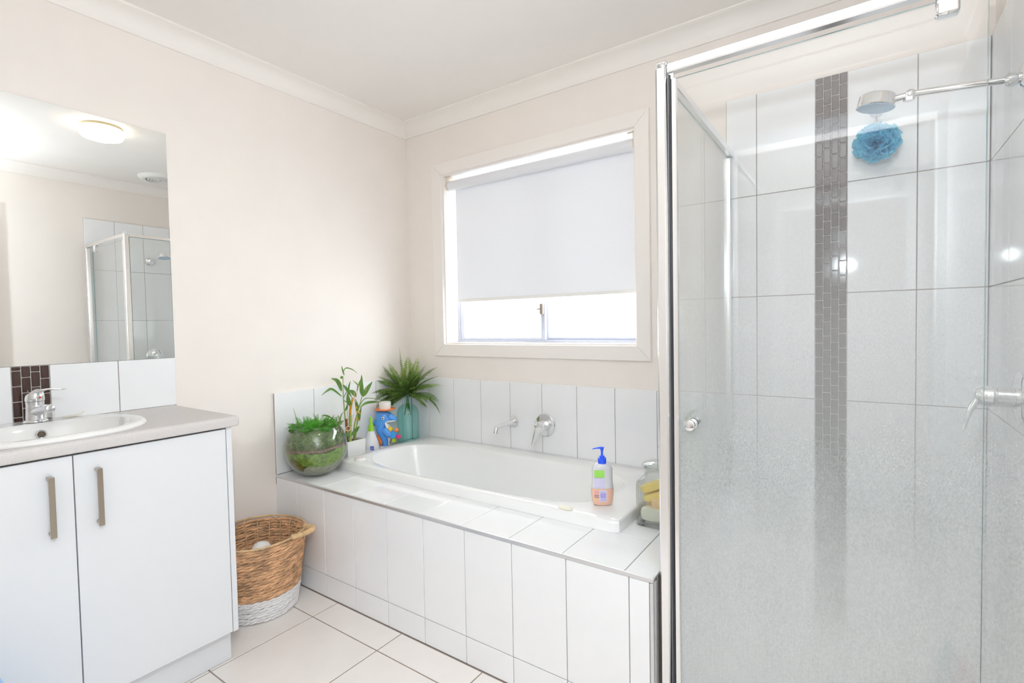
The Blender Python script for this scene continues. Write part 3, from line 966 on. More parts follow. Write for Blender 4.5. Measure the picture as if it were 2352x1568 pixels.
MB().tube(bez([(2.342, -0.06, 1.82), (2.339, -TT - 0.033, 1.862), (2.342, -TT - 0.027, 1.8795), (2.347, -TT - 0.033, 1.862), (2.345, -0.06, 1.82)], 6), 0.0013, 6).build('cord', 'plastic_white', lf, True)

# bottles and sponge standing on the shower floor
def bottle(name, label, m, x, y, h, r_, cap, flat=0.7):
    b = thing(name, label, 'bottle', (x, y, 0.03), 'bottles on the shower floor')
    t = MB()
    pr_ = [(r_ * 0.92, 0), (r_, 0.008), (r_, h * 0.70), (r_ * 0.8, h * 0.80), (r_ * 0.42, h * 0.86)]
    t.rings([[(x + q * math.cos(2 * math.pi * j / 24), y + flat * q * math.sin(2 * math.pi * j / 24), 0.0302 + z) for j in range(24)] for q, z in pr_])
    t.build('body', m, b, True)
    MB().lathe([(r_ * 0.42, h * 0.86), (r_ * 0.42, h), (r_ * 0.36, h + 0.003)], (x, y, 0.0302), 'z', 20).build('cap', cap, b, True)


bottle('shampoo_bottle', 'teal bottle at the back of the bottles on the shower floor', 'teal_bottle', 2.512, -0.345, 0.215, 0.032, 'teal_bottle')
bottle('shampoo_bottle', 'magenta bottle nearest the wall on the shower floor', 'magenta_bottle', 2.540, -0.425, 0.215, 0.034, 'magenta_bottle')
bottle('shampoo_bottle', 'slate blue bottle at the front left of the bottles on the shower floor', 'navy_bottle', 2.468, -0.47, 0.185, 0.030, 'navy_bottle')
spg = MB().ball((2.405, -0.39, 0.083), 0.05, 16, 10, (1.0, 0.8, 1.05)).build('bath_sponge', 'sponge', None, True)
tag(spg, 'tan bath sponge left of the bottles on the shower floor', 'sponge')

# ------------------------------------------------------------------ vanity
VX, VR, VL = 0.498, -1.334, -2.185          # door face, outer face of the right end panel, left end
ZK = 0.122
vc = thing('vanity_cabinet', 'white two door vanity cabinet on a recessed plinth', 'cabinet', (0.25, -1.76, 0))
ca = MB()
ca.box(0.003, VX - 0.021, VL + 0.002, VL + 0.018, ZK, 0.845).box(0.003, 0.016, VL + 0.018, VR - 0.0185, ZK, 0.845)
ca.box(0.016, VX - 0.021, VL + 0.018, VR - 0.0185, ZK, ZK + 0.016)
ca.build('carcass', 'melamine', vc)
MB().box(0.003, VX, VR - 0.0178, VR, ZK, 0.8452, 0.0008).build('end_panel', 'melamine', vc)
MB().box(0.003, 0.446, VL + 0.01, VR - 0.004, 0.0015, ZK - 0.0005, 0.0006).build('plinth', 'melamine', vc)
YG = -1.7660
for (a, b, hy) in ((VR - 0.0202, YG + 0.0014, YG + 0.0525), (YG - 0.0014, VL, YG - 0.0525)):
    d = MB().box(VX - 0.0185, VX, b, a, ZK + 0.002, 0.8385, 0.001).build('door', 'melamine', vc)
    h = MB()
    h.box(VX + 0.020, VX + 0.026, hy - 0.0065, hy + 0.0065, 0.628, 0.793, 0.0008)
    h.box(VX + 0.0003, VX + 0.021, hy - 0.0065, hy + 0.0065, 0.787, 0.793, 0.0008)
    h.lathe([(0.0065, 0), (0.0065, 0.021)], (VX + 0.0003, hy, 0.637), 'x', 16)
    h.build('handle', 'nickel', d, False, label='brushed metal bar handle')
# worktop: rounded front and right edges
WF, WR_ = 0.513, -1.309
wt = MB()
prof_w = []
r_ = 0.0125
for k in range(7):
    t = math.pi / 2 * k / 6
    prof_w.append((r_ * (1 - math.sin(t)), 0.8810 - r_ * (1 - math.cos(t))))
prof_w = prof_w[::-1]
prof_full = [(0.0035, 0.8456), (0.0012, 0.8475), (0.0, 0.851)] + prof_w


def wt_loop(ins, z, rc=0.014):
    x1, y1 = WF - ins, WR_ - ins
    r2 = max(rc - ins, 0.002)
    pts = [(0.0015, VL - 0.01), (x1, VL - 0.01)]
    for k in range(7):
        t = math.pi / 2 * k / 6
        pts.append((x1 - r2 + r2 * math.cos(t), y1 - r2 + r2 * math.sin(t)))
    pts.append((0.0015, y1))
    return [(x, y, z) for x, y in pts]


import bmesh
wt = MB().rings([wt_loop(i, z) for i, z in prof_full], False, False)


def holed(outer, hole, flip):
    bm = bmesh.new()
    es = []
    for lp in (outer, hole):
        vs_ = [bm.verts.new(p) for p in lp]
        es += [bm.edges.new((vs_[i], vs_[(i + 1) % len(vs_)])) for i in range(len(vs_))]
    bmesh.ops.triangle_fill(bm, use_beauty=True, use_dissolve=False, edges=es)
    bm.verts.index_update()
    V = [tuple(v.co) for v in bm.verts]
    F = []
    for f in bm.faces:
        i = [v.index for v in f.verts]
        F.append(i if (f.normal.z > 0) != flip else i[::-1])
    bm.free()
    return V, F


def cut(z):
    return [(0.272 + 0.205 * math.cos(2 * math.pi * k / 48), -1.772 + 0.226 * math.sin(2 * math.pi * k / 48), z) for k in range(48)]


wt.add(*holed(wt_loop(*prof_full[-1]), cut(prof_full[-1][1]), False))
wt.add(*holed(wt_loop(*prof_full[0]), cut(prof_full[0][1]), True))
wt.rings([cut(prof_full[0][1]), cut(prof_full[-1][1])], False, False)
wto = wt.build('laminate_benchtop', 'laminate', None, True)
tag(wto, 'pale grey laminate worktop with rounded edges on the vanity', 'worktop')

# basin
bn = thing('wash_basin', 'oval white ceramic basin set into the grey vanity top', 'basin', (0.28, -1.772, 0.881))
bcx, bcy, ba, bb = 0.272, -1.772, 0.226, 0.247
NB = 64
AB = [2 * math.pi * k / NB for k in range(NB)]


def ell(cx, cy_, a, b, z, n_=2.25):
    out = []
    for t in AB:
        c, s = math.cos(t), math.sin(t)
        k = (abs(c) ** n_ + abs(s) ** n_) ** (-1 / n_)
        out.append((cx + a * c * k, cy_ + b * s * k, z))
    return out


br_ = [ell(bcx, bcy, ba, bb, 0.8814), ell(bcx, bcy, ba + 0.001, bb + 0.001, 0.886), ell(bcx, bcy, ba - 0.003, bb - 0.003, 0.8925), ell(bcx, bcy, ba - 0.010, bb - 0.010, 0.8955),
       ell(bcx, bcy, ba - 0.020, bb - 0.020, 0.8955)]
icx = bcx + 0.028
for da, dz in ((0.0, 0.894), (0.005, 0.888), (0.014, 0.870), (0.030, 0.835), (0.052, 0.795), (0.085, 0.768), (0.125, 0.757)):
    br_.append(ell(icx, bcy, 0.165 - da, 0.205 - da, dz, 2.3))
MB().rings(br_, False, True).build('bowl', 'ceramic', bn, True)
# overflow in the back wall of the bowl
fo = (Vector((0, 1, 0)), Vector((-0.42, 0, 0.91)), Vector((0.91, 0, 0.42)))
oc = (0.1560, -1.757, 0.8585)
MB().lathe([(0.0155, -0.004), (0.0155, 0.002), (0.0125, 0.0045), (0.0105, 0.003)], oc, seg=28, frame=fo, cap0=False, cap1=False).build('overflow_ring', 'chrome', bn, True)
MB().lathe([(0.0106, 0.0008), (0.001, 0.0004)], oc, seg=24, frame=fo, cap0=False, cap1=True).build('overflow_hole', 'black_hole', bn, True)
MB().lathe([(0.024, 0), (0.024, 0.003), (0.001, 0.0035)], (icx, bcy, 0.7573), 'z', 24).build('waste', 'chrome', bn, True)
# basin tap
tp = thing('basin_tap', 'chrome single lever basin tap with a red dot', 'tap', (0.098, -1.757, 0.8955))
tx, ty, tz = 0.100, -1.757, 0.8957
MB().lathe([(0.031, 0), (0.031, 0.002), (0.028, 0.006), (0.0245, 0.008)], (tx, ty, tz), 'z', 32).build('base_ring', 'chrome', tp, True)
td = Vector((0.80, 0.60, 0)).normalized()          # the spout points out over the bowl
bd = MB().lathe([(0.0245, 0.006), (0.0235, 0.03), (0.0225, 0.056), (0.0235, 0.064), (0.022, 0.0655)], (tx, ty, tz), 'z', 32)
o_ = Vector((tx, ty, tz))
td = Vector((1.0, 0.16, 0)).normalized()
bd.tube(bez([o_ + td * 0.012 + Vector((0, 0, 0.034)), o_ + td * 0.05 + Vector((0, 0, 0.042)), o_ + td * 0.085 + Vector((0, 0, 0.046)), o_ + td * 0.100 + Vector((0, 0, 0.0455))], 6), [0.018, 0.017, 0.0165, 0.016, 0.0155, 0.015, 0.015, 0.015, 0.015, 0.015, 0.015, 0.015, 0.015, 0.0150, 0.0150, 0.0148, 0.0145, 0.0138, 0.011], 18)
bd.build('body', 'chrome_dull', tp, True)
MB().lathe([(0.0128, 0), (0.0128, -0.016), (0.0118, -0.0185), (0.0095, -0.019)], o_ + td * 0.090 + Vector((0, 0, 0.038)), 'z', 24).build('aerator', 'chrome', tp, True)
lv = MB()
hr = []
for z, q, tilt in ((0.0665, 0.0232, 0), (0.070, 0.0245, 0), (0.080, 0.0240, 0.004), (0.090, 0.0215, 0.010), (0.094, 0.016, 0.012), (0.0955, 0.004, 0.012)):
    hr.append([(tx + q * math.cos(t), ty + q * math.sin(t), tz + z + (tilt * math.cos(t - 0.4))) for t in [2 * math.pi * k / 32 for k in range(32)]])
lv.rings(hr)
td2 = Vector((0.93, 0.36, 0)).normalized()
pl_ = bez([o_ + td2 * 0.004 + Vector((0, 0, 0.091)), o_ + td2 * 0.035 + Vector((0, 0, 0.101)), o_ + td2 * 0.075 + Vector((0, 0, 0.107)), o_ + td2 * 0.125 + Vector((0, 0, 0.107))], 6)
sd = Vector((-td2.y, td2.x, 0))
lr = []
for k, p in enumerate(pl_):
    s = k / (len(pl_) - 1)
    wd = 0.018 * (1 - s) + 0.0085 * s
    hh = 0.006 * (1 - s) + 0.0022 * s
    lr.append([p + sd * (wd * math.cos(t)) + Vector((0, 0, hh * math.sin(t))) for t in [2 * math.pi * j / 14 for j in range(14)]])
lv.rings(lr)
lv.build('lever', 'chrome', tp, True)
MB().ball(tuple(o_ + Vector((0.0225, 0.0085, 0.0785))), 0.0032, 10, 8).build('indicator_dot', 'red', tp, True)
# worn sliver of soap in the moulded dish on the basin rim
sl = []
for k in range(13):
    s = k / 12
    x, y = 0.098 - 0.012 * s, -1.690 + 0.062 * s
    z = 0.8990 + 0.007 * max(0, s - 0.55) ** 2 / 0.2
    wd, hh = 0.011 * math.sin(math.pi * (0.08 + 0.86 * s)) + 0.001, 0.0022
    sl.append([(x + wd * math.cos(t), y, z + hh * math.sin(t)) for t in [2 * math.pi * j / 12 for j in range(12)]])
slo = MB().rings(sl).build('soap_sliver', 'soap_cream', None, True)
tag(slo, 'thin curled sliver of worn soap on the back rim of the basin', 'soap')

# mirror
mr = thing('wall_mirror', 'frameless mirror on the left wall above the vanity', 'mirror', (0.0, -1.75, 1.0737))
t = MB().box(0.0012, 0.0052, VL, -1.3087, 1.0737, 1.972)
t.mi = [1, 0, 1, 1, 1, 1]
t.build('glass', ['mirror', 'mirror_edge'], mr)

# folded towel heaped on the floor at the far left, mostly out of the picture
tw = MB()
rn = np.random.default_rng(3)
twr = []
TWY = -2.024
for i in range(15):
    f = i / 14
    z = 0.001 + 0.43 * f
    rad = 0.122 * (1 - 0.25 * f) * math.sqrt(max(0.0, 1 - f ** 5)) + 0.002
    twr.append([(0.660 + rad * math.cos(t) * (1 + 0.05 * math.sin(5 * t + 4 * f)), TWY + rad * math.sin(t) * (1 + 0.05 * math.sin(4 * t + 7 * f)), z + 0.012 * math.sin(3 * t) * (1 - f)) for t in [2 * math.pi * j / 40 for j in range(40)]])
two = tw.rings(twr).build('bath_towel', 'towel', None, True)
tag(two, 'light blue towel heaped on the floor in front of the vanity', 'towel')

# ------------------------------------------------------------------ ceiling light and fan
cl = thing('ceiling_light', 'round lit opal ceiling light seen in the mirror', 'ceiling light', (1.40, -1.085, ZC))
MB().lathe([(0.098, 0), (0.098, -0.012), (0.104, -0.014)], (1.40, -1.10, ZC), 'z', 40).build('base', 'lamp_base', cl, True)
MB().lathe([(0.104, -0.014), (0.108, -0.026), (0.107, -0.046), (0.098, -0.062), (0.072, -0.071), (0.040, -0.0745), (0.001, -0.0755)], (1.40, -1.10, ZC), 'z', 40, False).build('diffuser', 'lamp_glass', cl, True)
ef = thing('exhaust_fan', 'round white ceiling exhaust fan seen at the mirror edge', 'exhaust fan', (2.27, -0.47, ZC))
MB().lathe([(0.150, 0), (0.150, -0.004), (0.135, -0.020), (0.118, -0.026), (0.110, -0.024)], (2.27, -0.47, ZC), 'z', 48, False, False).build('rim', 'plastic_white', ef, True)
for k in range(5):
    r2 = 0.020 + 0.020 * k
    MB().lathe([(r2, -0.020), (r2 + 0.009, -0.020), (r2 + 0.009, -0.025), (r2, -0.025), (r2, -0.020)], (2.27, -0.47, ZC), 'z', 40, False, False).build('grille_ring', 'plastic_white', ef, True)
gs = MB()
for k in range(12):
    a = 2 * math.pi * k / 12
    c, s = math.cos(a), math.sin(a)
    gs.tube([(2.27 + 0.012 * c, -0.47 + 0.012 * s, ZC - 0.020), (2.27 + 0.115 * c, -0.47 + 0.115 * s, ZC - 0.020)], 0.0025, 6)
gs.build('grille_bars', 'plastic_white', ef)
MB().lathe([(0.110, -0.008), (0.001, -0.008)], (2.27, -0.47, ZC), 'z', 32, False, True).build('fan_recess', 'label_grey', ef)

# ------------------------------------------------------------------ wicker basket
bk = thing('wicker_basket', 'round woven wicker basket with a white painted base beside the vanity', 'basket', (0.199, -1.097, 0))
KX, KY, KB, KT, KH = 0.199, -1.097, 0.141, 0.184, 0.308
rn = random.Random(11)


def krad(z):
    f = z / KH
    return KB + (KT - KB) * (f ** 0.85)


nrow = 27
pitch = KH / nrow
for k in range(nrow):
    z = 0.006 + pitch * (k + 0.42)
    t = MB()
    rad = krad(z)
    na = 84
    tw_ = rn.randint(15, 19)
    ph = rn.uniform(0, 6.28)
    wob = rn.uniform(0, 6.28)
    for s2 in (0, math.pi):
        loop = []
        for j in range(na):
            a = 2 * math.pi * j / na
            q = tw_ * a + ph + s2
            c = 0.0037
            rr = rad + c * math.cos(q) + 0.0012 * math.sin(3 * a + wob)
            zz = z + c * 0.85 * math.sin(q) + 0.0016 * math.sin(2 * a + wob) + 0.0009 * math.sin(7 * a + ph)
            sz = 0.0046 + 0.0010 * math.sin(5 * a + ph * 3 + s2)
            cs, sn = math.cos(a), math.sin(a)
            loop.append([(KX + (rr + sz * math.cos(u)) * cs, KY + (rr + sz * math.cos(u)) * sn, max(0.0008, zz + sz * 1.12 * math.sin(u))) for u in [2 * math.pi * i / 6 for i in range(6)]])
        loop.append(loop[0])
        t.rings(loop, False, False)
    white = z < 0.094
    t.build('white_woven_row' if white else 'woven_row', 'wicker_white' if white else 'wicker', bk, 'all')
MB().lathe([(KB - 0.004, 0.001), (KB - 0.004, 0.006), (0.001, 0.006)], (KX, KY, 0), 'z', 48, True, True).build('base_disc', 'wicker_white', bk)
rim = MB()
ZR = 0.322
loop = []
for j in range(97):
    a = 2 * math.pi * j / 96
    loop.append((KX + (KT + 0.004) * math.cos(a), KY + (KT + 0.004) * math.sin(a), ZR + 0.002 * math.sin(3 * a)))
rim.tube(loop, [0.0042 + 0.0009 * math.sin(17 * k) for k in range(97)], 8)
rim.build('rim_hoop', 'cane', bk, True)
for j in range(22):
    a = 2 * math.pi * (j + 0.3) / 22
    c, s = math.cos(a), math.sin(a)
    pts = [(KX + (krad(z) - 0.009) * c, KY + (krad(z) - 0.009) * s, z) for z in (0.02, 0.1, 0.2, 0.29)] + [(KX + (KT + 0.003) * c, KY + (KT + 0.003) * s, ZR)]
    MB().tube(pts, 0.0021, 6).build('stake', 'cane', bk, True)
for a0 in (math.radians(31), math.radians(211)):
    pts = []
    for k in range(13):
        f = k / 12
        a = a0 + math.radians(-17 + 34 * f)
        out_ = 0.050 * math.sin(math.pi * f)
        pts.append((KX + (KT + 0.004 + out_) * math.cos(a), KY + (KT + 0.004 + out_) * math.sin(a), ZR + 0.002 + 0.010 * math.sin(math.pi * f)))
    pts = bez(pts, 4)
    hm = MB().tube(pts, [0.0105 + 0.0017 * math.sin(2.4 * k) for k in range(len(pts))], 10)
    for e in (pts[1], pts[-2]):
        hm.ball(e, 0.0135, 12, 8, (1, 1, 0.8))
    hm.build('handle', 'cane', bk, True)
pb = thing('plunger', 'white rounded plastic cap on a stem sticking up inside the wicker basket', 'plunger', (0.272, -1.122, 0.01))
MB().tube([(0.272, -1.122, 0.012), (0.272, -1.122, 0.265)], 0.010, 14).build('stem', 'plastic_white', pb, True)
MB().lathe([(0.012, 0.262), (0.034, 0.276), (0.036, 0.283), (0.028, 0.297), (0.012, 0.304), (0.001, 0.305)], (0.272, -1.122, 0), 'z', 24).build('cap', 'plastic_white', pb, True)

# ------------------------------------------------------------------ leaves and fronds
RV = Vector((math.cos(YAW), math.sin(YAW), 0))       # along the picture plane, used as a drawing axis for flat-ish plants
FV = Vector((-math.sin(YAW), math.cos(YAW), 0))
UP = Vector((0, 0, 1))


def frond(p0, d0, L_, width, droop, rnd, npair=17, thick=0.0016, lobed=True):
    """One fern frond: a drooping rachis with pinnae that taper to the tip."""
    m = MB()
    p = Vector(p0)
    d = Vector(d0).normalized()
    n = 22
    pts, dirs = [p.copy()], [d.copy()]
    for i in range(n):
        d = (d + Vector((0, 0, -droop / n)) * (0.3 + 1.4 * i / n)).normalized()
        p = p + d * (L_ / n)
        pts.append(p.copy()); dirs.append(d.copy())
    m.tube(pts, [max(0.0004, thick * (1 - 0.8 * i / n)) for i in range(n + 1)], 4)
    roll = rnd.uniform(-0.6, 0.6)
    for k in range(npair):
        f = 0.10 + 0.88 * (k / (npair - 1)) ** 0.95
        x = f * n
        i = min(int(x), n - 1)
        q = pts[i].lerp(pts[i + 1], x - i)
        t = dirs[i]
        side = t.cross(UP)
        if side.length < 1e-3:
            side = Vector((1, 0, 0))
        side.normalize()
        nrm = side.cross(t)
        side = side * math.cos(roll) + nrm * math.sin(roll)
        nrm = side.cross(t)
        env = width * (math.sin(math.pi * min(1, 0.16 + f * 0.86)) ** 0.8) * (1.0 if f > 0.2 else 0.75)
        for sg in (-1, 1):
            ln = env * rnd.uniform(0.86, 1.1) + 0.002
            dv = (side * sg + t * (0.42 + 0.2 * f) - nrm * 0.18).normalized()
            wv = t - dv * t.dot(dv)
            wv.normalize()
            w = min(ln * 0.17, L_ / npair * 0.46)
            a = q
            b1 = q + dv * (ln * 0.35) + wv * w - nrm * 0.0006
            b2 = q + dv * (ln * 0.35) - wv * w - nrm * 0.0006
            c1 = q + dv * (ln * 0.72) + wv * w * 0.62 - nrm * (0.05 * ln)
            c2 = q + dv * (ln * 0.72) - wv * w * 0.62 - nrm * (0.05 * ln)
            md = q + dv * (ln * 0.5) + nrm * 0.0008
            e = q + dv * ln - nrm * (0.13 * ln)
            m.add([a, b1, c1, e, c2, b2, md], [(0, 6, 1), (1, 6, 2), (2, 6, 3), (3, 6, 4), (4, 6, 5), (5, 6, 0)])
    return m


def strip_leaf(pts, wmax, normal, cup=0.25, wprof=None, n=6):
    """A blade along the points with a folded midrib."""
    c = bez(pts, n)
    N_ = len(c) - 1
    m = MB()
    L0, M0, R0 = [], [], []
    for i, p in enumerate(c):
        f = i / N_
        t = (c[min(i + 1, N_)] - c[max(i - 1, 0)]).normalized()
        sd = t.cross(normal)
        if sd.length < 1e-4:
            sd = Vector((1, 0, 0))
        sd.normalize()
        up = sd.cross(t)
        w = wmax * 0.5 * (math.sin(math.pi * min(1.0, 0.04 + 0.96 * f ** 0.85)) ** 0.85 if wprof is None else wprof(f)) + 0.0003
        L0.append(p - sd * w + up * w * cup); M0.append(p); R0.append(p + sd * w + up * w * cup)
    m.rings([L0, M0, R0], False, False, False)
    return m


def keep(p):
    return (max(p[0], TT + 0.002), min(p[1], -TT - 0.002), p[2])


# ------------------------------------------------------------------ teal bottle with fern
VXc, VYc = 0.082, -0.112
tv = thing('fern_bottle', 'tall teal glass bottle in the back corner by the bath, used as a vase', 'vase', (VXc, VYc, ZD))
vp = [(0.050, 0.0005), (0.062, 0.004), (0.0645, 0.012), (0.0645, 0.180), (0.0625, 0.197), (0.053, 0.218), (0.036, 0.232), (0.0225, 0.239), (0.0195, 0.247), (0.0195, 0.290), (0.0225, 0.294), (0.0225, 0.302), (0.019, 0.303)]
inn = [(0.0165, 0.298), (0.0165, 0.247), (0.020, 0.237), (0.034, 0.2285), (0.0505, 0.215), (0.0595, 0.195), (0.0615, 0.180), (0.0615, 0.014), (0.050, 0.009), (0.001, 0.012)]
MB().lathe(vp + inn, (VXc, VYc, ZD), 'z', 40).build('glass_body', 'teal_glass', tv, 'all')
fb_ = thing('fern_bunch', 'bunch of green fern fronds standing in the teal glass bottle', 'fern', (VXc, VYc, ZD + 0.13))
rn = random.Random(21)
ORI = Vector((VXc, VYc, ZD + 0.297))
specs = []
# (angle in the picture plane, reach towards the viewer, length, droop)
for ang, dep, L_, dr in [(98, 0.1, 0.245, 0.1), (84, 0.4, 0.215, 0.3), (72, 0.25, 0.215, 0.3), (58, 0.5, 0.215, 0.5), (48, 0.2, 0.225, 0.7), (36, 0.6, 0.22, 0.8), (24, 0.3, 0.215, 0.9),
                         (12, 0.7, 0.21, 1.2), (2, 0.3, 0.235, 2.3), (112, 0.5, 0.195, 0.4), (124, 0.3, 0.215, 0.6), (136, 0.7, 0.205, 0.7), (146, 0.5, 0.215, 0.8), (156, 0.9, 0.205, 0.9),
                         (166, 0.7, 0.21, 1.2), (178, 0.9, 0.20, 1.4), (190, 0.6, 0.18, 2.2), (64, 1.0, 0.17, 0.9), (104, 1.1, 0.17, 0.9), (130, 1.2, 0.18, 1.2), (40, 1.1, 0.18, 1.3), (88, 1.4, 0.17, 1.3),
                         (18, 1.0, 0.16, 1.8), (160, 1.3, 0.17, 1.8), (76, 0.8, 0.19, 0.6), (118, 0.8, 0.18, 0.7), (30, 0.8, 0.19, 1.1), (52, 0.9, 0.17, 0.9), (92, 0.7, 0.16, 0.5), (145, 1.1, 0.15, 1.0), (5, 1.2, 0.14, 2.0), (172, 1.3, 0.13, 2.0), (68, 1.5, 0.13, 1.2), (112, 1.6, 0.13, 1.4), (140, 1.5, 0.13, 1.8), (34, 1.5, 0.13, 1.8), (80, 0.6, 0.14, 0.4), (100, 0.9, 0.13, 0.6), (60, 0.7, 0.15, 0.7), (126, 0.5, 0.15, 0.7), (-12, 0.9, 0.14, 1.4), (196, 1.0, 0.15, 1.6)]:
    a = R(ang)
    d = RV * math.cos(a) + UP * (math.sin(a) + 0.10) - FV * dep * 0.55
    specs.append((d, L_ * 1.13, dr))
for d, L_, dr in specs:
    m_ = frond(ORI + Vector((rn.uniform(-.007, .007), rn.uniform(-.007, .007), rn.uniform(-0.012, 0.005))), d, L_ * rn.uniform(0.95, 1.05), 0.040 * rn.uniform(0.75, 1.15), dr * rn.uniform(0.6, 1.1), rn, 20)
    m_.build('frond', 'fern_light' if rn.random() < 0.28 else 'fern', fb_, clamp=keep)
for sx in (-1, 0.2, 1):
    MB().tube([ORI + RV * 0.002 * sx, ORI + UP * -0.05 + RV * 0.003 * sx, ORI + UP * -0.125 + RV * (0.018 * sx) - FV * 0.006], [0.0035, 0.0045, 0.0025], 8).build('cut_stem', 'fern', fb_, True)

# ------------------------------------------------------------------ round bowl terrarium
BXc, BYc, BR = 0.157, -0.779, 0.1425
BZ = ZD + 0.93 * BR
tr_ = thing('terrarium_bowl', 'round glass terrarium bowl on the left front corner of the bath surround', 'terrarium', (BXc, BYc, ZD))


def ball_prof(rad, za, zb, n=18):
    """profile of a sphere between two heights (relative to its centre)"""
    a0, a1 = math.asin(max(-1, min(1, za / rad))), math.asin(max(-1, min(1, zb / rad)))
    return [(rad * math.cos(a0 + (a1 - a0) * k / n), rad * math.sin(a0 + (a1 - a0) * k / n)) for k in range(n + 1)]


po = [(0.05, -0.93 * BR + 0.0006)] + ball_prof(BR, -0.915 * BR, 0.735 * BR, 22)
pi_ = ball_prof(BR - 0.0035, -0.90 * BR, 0.735 * BR, 22)[::-1]
MB().lathe(po + pi_ + [(0.001, -0.90 * BR)], (BXc, BYc, BZ), 'z', 56, True, False).build('glass_bowl', 'clear_glass', tr_, 'all')
RI = BR - 0.006


def layer(z0, z1, name, m, wob, seed, smoothtop=True):
    t = MB()
    rr_ = random.Random(seed)
    p = ball_prof(RI, z0, z1, 8)
    rs = []
    ph = [rr_.uniform(0, 6.28) for _ in range(3)]
    for i, (q, h) in enumerate(p):
        f = i / (len(p) - 1)
        row = []
        for j in range(64):
            a = 2 * math.pi * j / 64
            w = wob * (math.sin(2 * a + ph[0]) + 0.6 * math.sin(5 * a + ph[1]) + 0.5 * math.sin(11 * a + ph[2]))
            hh = max(-0.885 * BR, min(h + w * (f if z0 < -0.8 * BR else 1.0), 0.9 * RI))
            qq = math.sqrt(max(RI * RI - hh * hh, 1e-6))
            row.append((BXc + qq * math.cos(a), BYc + qq * math.sin(a), BZ + hh))
        rs.append(row)
    top = sum(p_[2] for p_ in rs[-1]) / 64
    rs.append([(BXc + (q[0] - BXc) * 0.5, BYc + (q[1] - BYc) * 0.5, top + 0.006 * math.sin(5 * i)) for i, q in enumerate(rs[-1])])
    t.rings(rs, True, True)
    return t.build(name, m, tr_, True)


layer(-0.88 * BR, -0.47 * BR, 'gravel_layer', 'gravel', 0.008, 1)
layer(-0.47 * BR, -0.02 * BR, 'moss_layer', 'moss', 0.006, 2)
layer(-0.02 * BR, 0.045 * BR, 'soil_layer', 'bark', 0.0045, 4)
# olive clump of moss pressed against the glass
cv = (-FV * 0.74 - RV * 0.40 - UP * 0.50).normalized()
cl_ = MB()
cc = Vector((BXc, BYc, BZ)) + cv * (RI - 0.006)
cl_.ball(cc, 0.043, 20, 12)
cl_.build('moss_clump', 'moss_dark', tr_, True, clamp=lambda p: tuple(Vector((BXc, BYc, BZ)) + (Vector(p) - Vector((BXc, BYc, BZ))) * min(1.0, (RI + 0.0012) / max(1e-4, (Vector(p) - Vector((BXc, BYc, BZ))).length))))


def inbowl(p):
    v = Vector(p) - Vector((BXc, BYc, BZ))
    if v.z < 0.66 * BR and v.length > RI - 0.001:
        v = v * ((RI - 0.001) / v.length)
    q = Vector((BXc, BYc, BZ)) + v
    return keep(q)


rn = random.Random(5)
# foliage inside the glass: pressed against the inner wall
for k in range(130):
    a = R(-150 + 220 * k / 129) + rn.uniform(-0.1, 0.1)
    h = rn.uniform(0.02, 0.30) * BR
    rad = rn.uniform(0.55, 0.95) * BR
    p = (BXc + rad * math.cos(a), BYc + rad * math.sin(a), BZ + h)
    d = Vector((math.cos(a) * 0.3 + rn.uniform(-.6, .6), math.sin(a) * 0.3 + rn.uniform(-.6, .6), rn.uniform(0.3, 1.1)))
    frond(p, d, rn.uniform(0.045, 0.08), 0.014, rn.uniform(0.2, 1.0), rn, 10, 0.0008).build('frond', 'fern' if k % 3 == 0 else 'fern_pale', tr_, clamp=inbowl)
MB().lathe([(0.80 * BR, 0.03 * BR), (0.66 * BR, 0.35 * BR), (0.50 * BR, 0.58 * BR), (0.001, 0.66 * BR)], (BXc, BYc, BZ), 'z', 32, False, True).build('foliage_mass', 'undergrowth', tr_, True)
# foliage spilling out of the mouth
ZM = BZ + 0.70 * BR
for k in range(120):
    a = rn.uniform(0, 2 * math.pi)
    rad = 0.092 * math.sqrt(rn.uniform(0.02, 1))
    p = (BXc + rad * math.cos(a), BYc + rad * math.sin(a), ZM - 0.012)
    d = Vector((math.cos(a) * rn.uniform(0.2, 0.9) + rn.uniform(-.5, .5), math.sin(a) * rn.uniform(0.2, 0.9) + rn.uniform(-.5, .5), rn.uniform(0.45, 1.0)))
    L_ = rn.uniform(0.04, 0.072)
    frond(p, d, L_, 0.0145, rn.uniform(0.8, 2.2), rn, 9, 0.0009).build('frond', 'fern_bright' if rn.random() < 0.8 else 'fern', tr_, clamp=inbowl)
for (s_, d_, L_) in ((-0.078, (-0.25, 0, 1.0), 0.095), (-0.075, (-0.9, 0, 0.35), 0.055), (0.02, (-0.35, 0, 0.9), 0.07), (0.05, (0.55, 0, 0.8), 0.07), (0.085, (0.8, 0, 0.5), 0.06), (-0.01, (0.2, -0.6, 0.2), 0.075), (-0.035, (-0.2, -0.7, 0.15), 0.07)):
    p = Vector((BXc, BYc, ZM - 0.004)) + RV * s_
    d = RV * d_[0] + FV * d_[1] + UP * d_[2]
    frond(p, d, L_, 0.012, 0.35 if d_[1] == 0 else 2.0, rn, 12, 0.0008).build('frond', 'fern_bright' if d_[1] else 'fern', tr_, clamp=keep)

